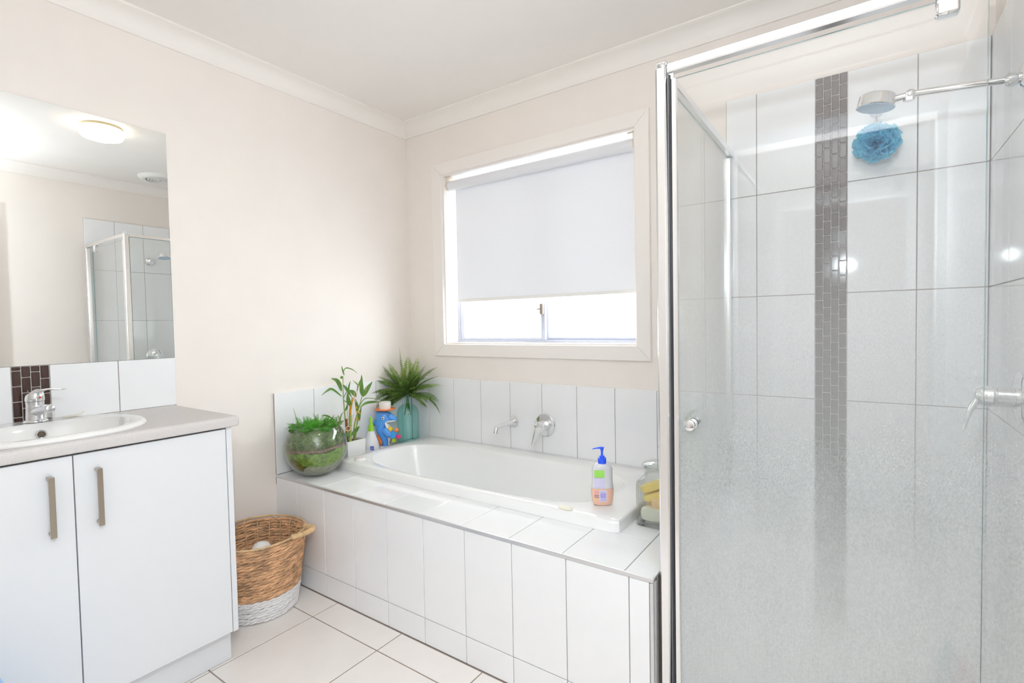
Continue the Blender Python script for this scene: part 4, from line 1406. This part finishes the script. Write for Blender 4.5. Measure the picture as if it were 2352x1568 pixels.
# ------------------------------------------------------------------ bamboo planter
pt = thing('bamboo_planter', 'white rectangular planter of lucky bamboo behind the glass bowl', 'plant', (0.072, -0.515, ZD))
px0, px1, py0, py1 = 0.022, 0.120, -0.572, -0.455
pm = MB()
lo = [(px0 + 0.006, py0 + 0.006), (px1 - 0.006, py0 + 0.006), (px1 - 0.006, py1 - 0.006), (px0 + 0.006, py1 - 0.006)]
hi = [(px0, py0), (px1, py0), (px1, py1), (px0, py1)]
w_ = 0.005
hin = [(px0 + w_, py0 + w_), (px1 - w_, py0 + w_), (px1 - w_, py1 - w_), (px0 + w_, py1 - w_)]
ZP = ZD + 0.104
pm.rings([[(x, y, ZD + 0.007) for x, y in lo], [(x, y, ZP) for x, y in hi], [(x, y, ZP) for x, y in hin], [(x, y, ZP - 0.02) for x, y in hin]], True, False)
pm.build('pot', 'ceramic', pt)
MB().box(px0 + w_, px1 - w_, py0 + w_, py1 - w_, ZP - 0.03, ZP - 0.012).build('soil', 'soil', pt)
sa = MB()
so_ = [(px0 - 0.004, py0 - 0.004), (px1 + 0.004, py0 - 0.004), (px1 + 0.004, py1 + 0.012), (px0 - 0.004, py1 + 0.012)]
so2 = [(max(px0 - 0.012, 0.0115), py0 - 0.016), (px1 + 0.020, py0 - 0.016), (px1 + 0.020, py1 + 0.024), (max(px0 - 0.012, 0.0115), py1 + 0.024)]
so3 = [(x * 0.94 + 0.06 * 0.075, y * 0.97 + 0.03 * -0.515) for x, y in so2]
sa.rings([[(x, y, ZD + 0.0006) for x, y in so_], [(x, y, ZD + 0.034) for x, y in so2], [(x, y, ZD + 0.034) for x, y in so3], [(x, y, ZD + 0.0065) for x, y in so_]], True, True)
sa.build('saucer', 'ceramic', pt)
BS = 0.12752 / 424.0
rn = random.Random(9)


def bp(u, v, dep=0.0):
    """drawing coordinates of the bamboo sketch -> the planter's upright drawing plane, at a depth of its own"""
    q = Vector((0.072, -0.515, ZP - 0.012)) + RV * ((u - 870) * BS) + UP * ((1500 - v) * BS) - FV * dep
    return Vector(keep(q))


def stalk(pts, r0, r1, m, dep=(0, 0)):
    n = len(pts)
    c = bez([bp(u, v, dep[0] + (dep[1] - dep[0]) * i / (n - 1)) for i, (u, v) in enumerate(pts)], 8)
    N_ = len(c)
    rr = []
    for i in range(N_):
        f = i / (N_ - 1)
        rr.append((r0 + (r1 - r0) * f) * (1.0 + (0.16 if i % 6 == 0 else 0.0)))
    MB().tube(c, rr, 10).build('stalk', m, pt, True)


stalk([(815, 1500), (795, 1250), (775, 900), (768, 600), (776, 330)], 0.0042, 0.0018, 'stem_green', (0.0, 0.01))
stalk([(880, 1500), (885, 1200), (900, 920), (948, 715)], 0.0072, 0.0055, 'stem_yellow', (0.02, 0.02))
stalk([(826, 1500), (830, 1280), (838, 1080)], 0.0055, 0.0050, 'stem_brown', (0.03, 0.03))
stalk([(905, 1500), (912, 1250), (920, 1010)], 0.0075, 0.0068, 'stem_green', (0.045, 0.04))
stalk([(925, 1500), (950, 1200), (1040, 915), (1112, 690)], 0.0045, 0.0022, 'stem_green', (0.0, 0.02))
stalk([(800, 1500), (742, 1390), (700, 1160)], 0.0028, 0.0016, 'leaf', (0.02, 0.03))
stalk([(945, 1500), (985, 1250), (1020, 1000)], 0.0045, 0.0035, 'stem_green', (0.01, 0.0))
stalk([(850, 1500), (848, 1350), (842, 1230)], 0.0050, 0.0050, 'stem_brown', (0.0, 0.0))
LV = [([(765, 690), (610, 556), (400, 575), (170, 645)], 38, 0.02), ([(775, 590), (725, 480), (688, 405), (600, 360)], 78, 0.03), ([(776, 330), (770, 240), (758, 150)], 30, 0.0),
      ([(785, 290), (860, 190), (970, 215), (1042, 292)], 18, 0.03), ([(780, 490), (855, 590), (945, 705)], 48, 0.02), ([(872, 610), (885, 520), (896, 420)], 32, 0.01),
      ([(1025, 690), (965, 620), (895, 568)], 72, 0.04), ([(915, 880), (890, 760), (884, 610)], 74, 0.03), ([(1005, 1010), (990, 880), (965, 730)], 66, 0.0),
      ([(1110, 700), (1190, 590), (1312, 430)], 86, 0.02), ([(1105, 700), (1098, 560), (1085, 320)], 76, 0.0), ([(1050, 900), (1150, 750), (1260, 722), (1560, 782)], 12, 0.03),
      ([(1090, 880), (1180, 815), (1310, 797), (1440, 795)], 46, 0.03), ([(795, 950), (842, 880), (862, 815)], 42, 0.02), ([(718, 1180), (728, 1040), (795, 945)], 22, 0.03),
      ([(700, 1150), (560, 1012), (430, 990), (350, 1030)], 24, 0.05), ([(690, 1160), (570, 1060), (450, 1070), (310, 1110)], 20, 0.06), ([(950, 1350), (1020, 1270), (1097, 1190)], 72, 0.06),
      ([(930, 1370), (880, 1330), (838, 1285)], 44, 0.06), ([(1062, 560), (1040, 480), (980, 400)], 22, 0.04), ([(1030, 1140), (1050, 1030), (1075, 880)], 50, 0.0), ([(790, 735), (820, 650), (872, 560)], 14, 0.02),
      ([(800, 740), (850, 790), (900, 880)], 14, 0.03), ([(700, 1130), (695, 1060), (688, 1000)], 16, 0.03), ([(745, 385), (742, 360), (750, 330)], 48, 0.01), ([(1060, 600), (1075, 500), (1120, 385)], 34, 0.05)]
for pts, w, dep in LV:
    n = len(pts)
    q = [bp(u, v, dep + 0.012 * math.sin(1.7 * i + w)) for i, (u, v) in enumerate(pts)]
    nr = (-FV + UP * rn.uniform(-0.2, 0.5) + RV * rn.uniform(-0.3, 0.3)).normalized()
    strip_leaf(q, w * BS * 1.02, nr, rn.uniform(0.15, 0.4)).build('leaf', 'leaf', pt, 'all', clamp=keep)
CU = [[(880, 1085), (905, 1060), (890, 1120), (940, 1165), (965, 1180), (940, 1200), (870, 1200)], [(1000, 985), (975, 1060), (960, 1150), (965, 1190)], [(1080, 470), (1095, 510), (1075, 570), (1060, 640), (1050, 700)], [(1030, 570), (1015, 640), (1020, 700), (1045, 780)], [(1215, 510), (1225, 550), (1205, 580)], [(960, 690), (990, 720), (1040, 770)]]
for c in CU:
    MB().tube(bez([bp(u, v, 0.06) for u, v in c], 5), 0.0013, 6).build('tendril', 'curl', pt, True)
ringp = [bp(895 + 42 * math.cos(t), 1232 + 34 * math.sin(t), 0.06 + 0.008 * math.sin(t)) for t in [2 * math.pi * k / 20 for k in range(23)]]
MB().tube(ringp, 0.0032, 8).build('tendril', 'curl', pt, True)
for u0, v0, u1, v1 in ((1000, 950, 1082, 985), (985, 1075, 1070, 1105), (1000, 870, 1030, 900)):
    MB().tube([bp(u0, v0, 0.02), bp((u0 + u1) / 2, (v0 + v1) / 2 + 4, 0.03), bp(u1, v1, 0.035)], 0.0034, 8).build('stub', 'stem_yellow', pt, True)

# ------------------------------------------------------------------ spray bottle
sy = thing('squeeze_bottle', 'white squeeze bottle with a lime green nozzle between the planter and the dolphin toy', 'bottle', (0.068, -0.376, ZD))
SXc, SYc = 0.068, -0.376
MB().lathe([(0.036, 0.0006), (0.041, 0.004), (0.042, 0.03), (0.0385, 0.058), (0.028, 0.090), (0.0180, 0.116), (0.0155, 0.126)], (SXc, SYc, ZD), 'z', 32).build('body', 'frost', sy, True)
MB().lathe([(0.0170, 0.123), (0.0170, 0.133), (0.0145, 0.152), (0.0105, 0.158), (0.0088, 0.178), (0.0080, 0.194), (0.005, 0.201), (0.001, 0.202)], (SXc, SYc, ZD), 'z', 24).build('nozzle', 'lime', sy, True)
n_ = -FV
sd_ = RV
def on_cyl(cx, cy, rad, a0, a1, z0, z1, off=0.0006, n=6):
    """curved label patch; angle 0 faces the room's camera side, positive to the right"""
    g0, g1 = [], []
    for k in range(n + 1):
        a = a0 + (a1 - a0) * k / n
        p = Vector((cx, cy, 0)) + (n_ * math.cos(a) + sd_ * math.sin(a)) * (rad + off)
        g0.append((p.x, p.y, z0)); g1.append((p.x, p.y, z1))
    return MB().rings([g0, g1], False, False, False)


on_cyl(SXc, SYc, 0.042, R(6), R(32), ZD + 0.018, ZD + 0.046).build('label', 'label_blue', sy)
# the round white curl printed on the blue label
cm = MB()
pts = []
for k in range(26):
    t = k / 25
    a = -0.6 + 5.6 * t
    rad = 0.0052 * (1 if t > 0.35 else 0.45 + 1.57 * t)
    aa = R(19) + rad * math.cos(a) / 0.042
    p = Vector((SXc, SYc, 0)) + (n_ * math.cos(aa) + sd_ * math.sin(aa)) * 0.0432
    pts.append((p.x, p.y, ZD + 0.033 + rad * math.sin(a)))
cm.tube(pts, 0.0007, 5)
cm.build('label_mark', 'label_white', sy)

# ------------------------------------------------------------------ dolphin bath toy
DXc, DYc = 0.082, -0.284
dt = thing('dolphin_toy', 'blue plastic dolphin bath toy wearing an orange and white hat', 'toy', (DXc, DYc, ZD))
DS = 0.10204 / 404.0


def dp(u, v, dep=0.0):
    return Vector(keep(Vector((DXc, DYc, ZD)) + RV * ((u - 470) * DS) + UP * ((1650 - v) * DS) - FV * dep))


def loft(pts, sec, m, name, seg=20, parent=None, label=None):
    """pts: (u, v, dep), sec: (half height in the drawing, half depth)"""
    c = [dp(*p) for p in pts]
    n = len(c)
    rs = []
    for i in range(n):
        t = (c[min(i + 1, n - 1)] - c[max(i - 1, 0)]).normalized()
        a = t.cross(FV)
        a.normalize()
        rs.append([c[i] + a * (sec[i][0] * DS * math.cos(q)) + FV * (sec[i][1] * DS * math.sin(q)) for q in [2 * math.pi * k / seg for k in range(seg)]])
    return MB().rings(rs).build(name, m, parent or dt, 'all', label=label, clamp=keep)


loft([(468, 782, 0), (466, 792, 0), (455, 830, 0), (440, 890, 0), (410, 960, 0), (378, 1030, 0), (362, 1110, 0), (375, 1200, 0), (405, 1290, 0), (435, 1380, 0), (448, 1460, 0), (440, 1530, 0), (435, 1560, 0)],
     [(60, 40), (140, 90), (170, 120), (185, 135), (160, 135), (132, 125), (120, 118), (114, 112), (104, 100), (84, 80), (66, 62), (62, 55), (55, 50)], 'blue_toy', 'body')
loft([(540, 890, 0.004), (600, 915, 0.004), (660, 935, 0.004), (705, 952, 0.004), (726, 965, 0.004), (732, 970, 0.004)], [(95, 95), (76, 80), (52, 62), (38, 48), (22, 30), (4, 6)], 'blue_toy', 'beak')
loft([(470, 1000, 0.006), (540, 1003, 0.006), (620, 1000, 0.006), (690, 990, 0.006), (712, 985, 0.006)], [(30, 90), (26, 70), (20, 55), (14, 40), (4, 10)], 'plastic_white', 'lower_jaw')
loft([(480, 1000, 0.004), (500, 1060, 0.004), (520, 1120, 0.004), (530, 1180, 0.004), (520, 1300, 0.002), (540, 1420, 0.0), (545, 1540, 0.0)], [(30, 80), (40, 100), (52, 100), (40, 90), (30, 70), (24, 60), (30, 60)], 'plastic_white', 'belly')
loft([(440, 1170, 0.028), (500, 1215, 0.034), (560, 1270, 0.036), (600, 1310, 0.034), (620, 1330, 0.032)], [(60, 40), (72, 42), (70, 40), (58, 34), (20, 12)], 'blue_toy', 'flipper')
loft([(300, 1040, 0.0), (235, 1050, -0.002), (205, 1065, -0.004), (198, 1075, -0.004)], [(90, 30), (60, 22), (40, 16), (10, 5)], 'blue_toy', 'fin')
loft([(330, 1260, 0.0), (310, 1330, 0.0), (320, 1420, 0.0), (350, 1500, 0.0), (370, 1545, 0.0)], [(14, 14), (55, 24), (70, 26), (60, 24), (20, 14)], 'orange', 'tail_fin')
loft([(470, 1560, 0), (470, 1580, 0), (470, 1648, 0)], [(150, 150), (170, 165), (175, 170)], 'plastic_white', 'foot')
hb = MB()
cb = dp(468, 785)
hb.lathe([(0.001, -0.003), (0.045, -0.004), (0.058, 0.001), (0.0585, 0.004), (0.050, 0.005), (0.034, 0.004)], cb + UP * 0.012, 'z', 32, True, True)
hb.build('hat_brim', 'orange', dt, True, clamp=keep)
MB().lathe([(0.0325, 0.015), (0.0335, 0.052), (0.0325, 0.054), (0.030, 0.0545), (0.0295, 0.050), (0.001, 0.050)], cb, 'z', 32).build('hat_crown', 'plastic_white', dt, True, clamp=keep)
ew = MB().ball(dp(445, 915, 0.0330), 0.0085, 16, 10).build('eye', 'plastic_white', dt, 'all')
MB().ball(dp(447, 914, 0.0392), 0.0042, 12, 8).build('pupil', 'black', ew, 'all')
sc = MB()
for u, v, d_ in ((520, 855, 0.0262), (280, 845, 0.0), (340, 1098, 0.0285), (220, 1090, 0.005), (578, 1320, 0.0425), (415, 1510, 0.0142), (222, 972, 0.0)):
    sc.ball(dp(u, v, d_), 0.0026, 10, 6)
sc.build('screw_cap', 'black', dt, True)
MB().tube([dp(520, 1035, 0.027), dp(545, 1050, 0.028), dp(580, 1035, 0.026)], 0.0008, 6).build('smile_line', 'black', dt)
wh = dp(648, 1290, 0.026)
whl = MB().lathe([(0.001, -0.006), (0.020, -0.006), (0.024, 0.0), (0.020, 0.006), (0.001, 0.007)], wh, seg=24, frame=(tuple(RV), (0, 0, 1), tuple(-FV)))
wo_ = whl.build('wheel', 'light_blue_toy', dt, True)
for ang, m in ((112, 'yellow'), (52, 'orange'), (-18, 'pink'), (-75, 'lime_toy'), (180, 'light_blue_toy')):
    a = R(ang)
    d_ = RV * math.cos(a) + UP * math.sin(a)
    tdir = (RV * -math.sin(a) + UP * math.cos(a))
    c0 = wh + d_ * 0.0335
    cup = MB().tube([wh + d_ * 0.016, c0], 0.003, 8)
    cup.lathe([(0.001, -0.013), (0.008, -0.0115), (0.0125, -0.005), (0.0138, 0.003), (0.0142, 0.0055), (0.0122, 0.0055), (0.011, 0.002), (0.001, -0.008)], c0, seg=20, frame=(tuple(d_), tuple(-FV), tuple(tdir)))
    cup.build('cup', m, wo_, True, clamp=keep)
MB().tube([dp(600, 1400, 0.01), dp(585, 1460, 0.012), dp(570, 1500, 0.012)], 0.004, 8).build('lever', 'label_grey', dt, True)

# ------------------------------------------------------------------ pump bottle of liquid soap on the bath corner
HX, HY = 1.536, -0.545
hs = thing('soap_pump_bottle', 'clear pump bottle of peach liquid soap with a blue pump on the bath rim', 'soap bottle', (HX, HY, ZB))
hp = [(0.0285, 0.0006), (0.034, 0.003), (0.0375, 0.012), (0.0405, 0.035), (0.0412, 0.052), (0.0395, 0.07), (0.0375, 0.09), (0.0372, 0.105), (0.0375, 0.122), (0.0365, 0.134), (0.031, 0.144), (0.021, 0.151), (0.0135, 0.154), (0.013, 0.158)]


def oval(q, z, fl=0.56, n_=2.4, seg=36):
    out = []
    for k in range(seg):
        t = 2 * math.pi * k / seg
        c, s = math.cos(t), math.sin(t)
        kk = (abs(c) ** n_ + abs(s) ** n_) ** (-1 / n_)
        flq = fl + (1 - fl) * max(0, min(1, (z - 0.138) / 0.016))
        p = Vector((HX, HY, ZB + z)) + RV * (q * c * kk) + FV * (q * flq * s * kk)
        out.append(tuple(p))
    return out


def hrad(z):
    for (q0, z0), (q1, z1) in zip(hp[:-1], hp[1:]):
        if z0 <= z <= z1:
            return q0 + (q1 - q0) * (z - z0) / (z1 - z0)
    return hp[0][0]


MB().rings([oval(q, z) for q, z in hp]).build('bottle', 'bottle_clear', hs, 'all')
lq = [(hrad(z) - 0.0012, z) for z in (0.002, 0.004, 0.012, 0.025, 0.035, 0.052, 0.062)]
MB().rings([oval(q, z) for q, z in lq]).build('liquid', 'liquid', hs, True)
MB().rings([oval(hrad(z) - 0.0012, z) for z in (0.0625, 0.075, 0.09, 0.105, 0.122, 0.134, 0.144, 0.15)]).build('inner_wall', 'frost', hs, True)
cpm = MB().lathe([(0.0150, 0.150), (0.0150, 0.1695), (0.0095, 0.171), (0.0095, 0.177), (0.0075, 0.178)], (HX, HY, ZB), 'z', 28)
cpm.build('pump_collar', 'pump_blue', hs, True)
pmp = MB().lathe([(0.0040, 0.176), (0.0040, 0.194), (0.0058, 0.198), (0.0062, 0.205), (0.0055, 0.2065)], (HX, HY, ZB), 'z', 20)
hh_ = Vector((HX, HY, ZB + 0.2055))
pmp.tube(bez([hh_ + RV * 0.008 + UP * 0.001, hh_ - RV * 0.006 + UP * 0.0005, hh_ - RV * 0.022 - UP * 0.001, hh_ - RV * 0.034 - UP * 0.004], 6), [0.0026, 0.003, 0.004, 0.0052, 0.006, 0.0064, 0.0064, 0.006, 0.0056, 0.0052, 0.0048, 0.0044, 0.004, 0.0038, 0.0036, 0.0034, 0.0032, 0.003, 0.0028], 12, flat=0.6)
pmp.build('pump_head', 'pump_blue', hs, True)


def patch(s0, s1, z0, z1, name, m, off=0.0006, rows=4, n=5):
    g = []
    for i in range(rows + 1):
        z = z0 + (z1 - z0) * i / rows
        q = hrad(z)
        row = []
        for k in range(n + 1):
            s = s0 + (s1 - s0) * k / n
            c = min(0.999, abs(s) / q)
            dep = q * 0.56 * (1 - c ** 2.4) ** (1 / 2.4) + off
            row.append(tuple(Vector((HX, HY, ZB + z)) + RV * s - FV * dep))
        g.append(row)
    return MB().rings(g, False, False, False).build(name, m, hs)


patch(-0.031, 0.004, 0.103, 0.129, 'label', 'label_green')
lb = patch(-0.031, 0.005, 0.066, 0.101, 'label', 'label_lilac')
patch(-0.014, 0.011, 0.017, 0.058, 'label', 'label_white', 0.0006)
for z0, z1 in ((0.053, 0.055), (0.048, 0.0505), (0.031, 0.0465), (0.028, 0.030), (0.024, 0.026), (0.0205, 0.023)):
    patch(-0.012, 0.009, z0, z1, 'print_line', 'label_purple', 0.0012, 1)
patch(-0.032, -0.016, 0.042, 0.055, 'print_line', 'label_pink', 0.0006, 2)
for z in (0.037, 0.031):
    patch(-0.0315, -0.016, z, z + 0.003, 'print_line', 'label_grey', 0.0006, 1)
patch(-0.0305, -0.022, 0.0245, 0.0275, 'print_line', 'soap_yellow', 0.0006, 1)
for s0, s1 in ((-0.0245, -0.020), (-0.019, -0.016), (-0.014, -0.0115), (-0.0105, -0.009)):
    patch(s0, s1, 0.1375, 0.1392, 'print_line', 'label_grey', 0.0008, 1, 2)
# flat bar of soap on the bath rim
fb2 = MB()
fr_ = []
for q, z in ((0.9, 0.0005), (1.0, 0.003), (0.97, 0.006), (0.8, 0.0085), (0.3, 0.0095)):
    fr_.append([(1.445 + 0.033 * q * math.cos(t) * abs(math.cos(t)) ** -0.25 * 0.86, -0.657 + 0.0135 * q * math.sin(t), ZB + z) for t in [2 * math.pi * (j + 0.5) / 28 for j in range(28)]])
so = fb2.rings(fr_).build('soap_bar', 'soap_cream', None, True)
tag(so, 'flat cream bar of soap lying on the front rim of the bath', 'soap')

# ------------------------------------------------------------------ glass jar of soaps
JX0, JX1, JY0, JY1 = 1.664, 1.792, -0.567, -0.439
jcx, jcy = (JX0 + JX1) / 2, (JY0 + JY1) / 2
jr = thing('glass_jar', 'square clear glass jar of soaps with a round stopper beside the shower post', 'jar', (jcx, jcy, ZD))


def rsq(h, z, n_=7, seg=48):
    out = []
    for k in range(seg):
        t = 2 * math.pi * (k + 0.5) / seg
        c, s = math.cos(t), math.sin(t)
        kk = (abs(c) ** n_ + abs(s) ** n_) ** (-1 / n_)
        out.append((jcx + h * c * kk, jcy + h * s * kk, ZD + z))
    return out


HJ = 0.064
ju = [rsq(HJ - 0.003, 0.0008), rsq(HJ, 0.004), rsq(HJ, 0.140), rsq(HJ - 0.002, 0.150, 6), rsq(0.050, 0.163, 3), rsq(0.046, 0.170, 2), rsq(0.045, 0.187, 2), rsq(0.050, 0.191, 2),
      rsq(0.046, 0.191, 2), rsq(0.041, 0.187, 2), rsq(0.042, 0.168, 2), rsq(0.046, 0.161, 3), rsq(HJ - 0.006, 0.148, 6), rsq(HJ - 0.005, 0.139), rsq(HJ - 0.005, 0.016), rsq(HJ - 0.010, 0.012)]
MB().rings(ju).build('glass_body', 'jar_glass', jr, 'all')
MB().lathe([(0.040, 0.189), (0.041, 0.1925), (0.052, 0.194), (0.056, 0.200), (0.052, 0.208), (0.036, 0.215), (0.016, 0.219), (0.001, 0.220), (0.001, 0.214), (0.034, 0.209), (0.048, 0.2025), (0.048, 0.199), (0.036, 0.196), (0.001, 0.195)], (jcx, jcy, ZD), 'z', 40, False, False).build('stopper', 'jar_glass', jr, 'all')


def soap(name, label, m, c, sx, sy, sz, ax):
    rs = []
    u, v, w = (Vector(a).normalized() for a in ax)
    for q, z in ((0.72, -1), (0.93, -0.8), (1.0, -0.35), (1.0, 0.35), (0.93, 0.8), (0.72, 1)):
        row = []
        for k in range(28):
            t = 2 * math.pi * k / 28
            cs, sn = math.cos(t), math.sin(t)
            kk = (abs(cs) ** 3 + abs(sn) ** 3) ** (-1 / 3)
            row.append(Vector(c) + u * (sx * q * cs * kk) + v * (sy * q * sn * kk) + w * (sz * z))
        rs.append(row)
    lim = HJ - 0.007
    o = MB().rings(rs).build(name, m, None, True, clamp=lambda p: (min(max(p[0], jcx - lim), jcx + lim), min(max(p[1], jcy - lim), jcy + lim), max(p[2], ZD + 0.0165)))
    tag(o, label, 'soap', 'soaps in the glass jar')


soap('soap_bar', 'white bar of soap at the bottom front of the glass jar', 'soap_cream', (jcx + 0.002, jcy - 0.030, ZD + 0.040), 0.052, 0.024, 0.022, ((1, 0.05, 0.05), (0, 1, 0), (-0.05, 0, 1)))
soap('soap_bar', 'apricot bar of soap upright at the right inside the jar', 'soap_orange', (jcx + 0.018, jcy - 0.022, ZD + 0.079), 0.034, 0.022, 0.0185, ((1, 0, 0.1), (0, 1, 0.2), (-0.1, -0.2, 1)))
soap('soap_bar', 'yellow bar of soap slanting in the middle of the jar', 'soap_yellow', (jcx - 0.006, jcy - 0.004, ZD + 0.098), 0.046, 0.026, 0.014, ((1, 0.1, 0.42), (0, 1, 0), (-0.42, 0, 1)))
soap('soap_bar', 'yellow bar of soap slanting on top of the others in the jar', 'soap_yellow', (jcx - 0.010, jcy - 0.012, ZD + 0.132), 0.050, 0.026, 0.0145, ((1, 0.05, 0.46), (0, 1, 0), (-0.46, 0, 1)))
soap('soap_bar', 'pale bar of soap at the bottom back of the glass jar', 'soap_orange', (jcx - 0.004, jcy + 0.030, ZD + 0.042), 0.050, 0.024, 0.024, ((1, 0, 0), (0, 1, 0), (0, 0, 1)))

# ------------------------------------------------------------------ plant behind the jar, mostly hidden by the shower post
gp = thing('cane_plant', 'small leafy cane plant behind the glass jar, half hidden by the shower post', 'plant', (1.755, -0.270, ZD))
gx, gy = 1.755, -0.270
MB().lathe([(0.036, 0.0006), (0.040, 0.006), (0.046, 0.11), (0.0465, 0.115), (0.042, 0.115), (0.041, 0.10), (0.001, 0.10)], (gx, gy, ZD), 'z', 32).build('pot', 'ceramic', gp, True)
MB().lathe([(0.0415, 0.098), (0.001, 0.102)], (gx, gy, ZD), 'z', 24, False, True).build('soil', 'soil', gp)
GB = Vector((gx, gy, ZD + 0.10))
for k, (ds, dz, dd) in enumerate(((-0.010, 0.20, 0.0), (0.012, 0.16, 0.02), (0.0, 0.25, -0.01))):
    MB().tube(bez([GB + RV * ds * 0.3, GB + RV * ds + UP * dz * 0.5 - FV * dd, GB + RV * ds * 1.6 + UP * dz - FV * dd], 6), [0.005 - 0.002 * i / 12 for i in range(13)], 10).build('stalk', 'stem_green', gp, True)


def gpt(s, z, d=0.0):
    return GB + RV * s + UP * z - FV * d


def keep2(p):
    return (min(p[0], 1.846), min(p[1], -TT - 0.002), p[2])


GL = [([(0.0, 0.20, 0.0), (-0.022, 0.212, 0.01), (-0.052, 0.236, 0.02), (-0.073, 0.256, 0.03)], 0.016), ([(0.0, 0.19, 0), (-0.018, 0.185, 0.02), (-0.030, 0.168, 0.03)], 0.010),
      ([(0.0, 0.14, 0), (-0.020, 0.142, 0.02), (-0.044, 0.134, 0.03), (-0.060, 0.124, 0.03)], 0.008), ([(0.0, 0.11, 0), (-0.018, 0.108, 0.02), (-0.034, 0.115, 0.03), (-0.046, 0.120, 0.03)], 0.009),
      ([(-0.002, 0.09, 0.0), (-0.028, 0.096, 0.01), (-0.042, 0.082, 0.03), (-0.040, 0.066, 0.03), (-0.046, 0.044, 0.03)], 0.011), ([(0.0, 0.05, 0.01), (-0.02, 0.066, 0.02), (-0.042, 0.052, 0.03), (-0.062, 0.040, 0.04)], 0.020),
      ([(0.0, 0.22, 0), (0.020, 0.25, 0.0), (0.05, 0.26, 0.0)], 0.014), ([(0.0, 0.15, 0), (0.03, 0.18, 0.0), (0.05, 0.17, 0.0)], 0.014), ([(0.0, 0.10, 0), (-0.016, 0.122, 0.02), (-0.038, 0.126, 0.03)], 0.007)]
for pts, w in GL:
    strip_leaf([gpt(*p) for p in pts], w, (-FV + UP * 0.3).normalized(), 0.25).build('leaf', 'leaf', gp, 'all', clamp=keep2)
MB().tube([gpt(0.0, 0.098, 0.0), gpt(-0.05, 0.112, 0.02), gpt(-0.118, 0.132, 0.04)], [0.0026, 0.0022, 0.0016], 8).build('dry_twig', 'curl', gp, True)
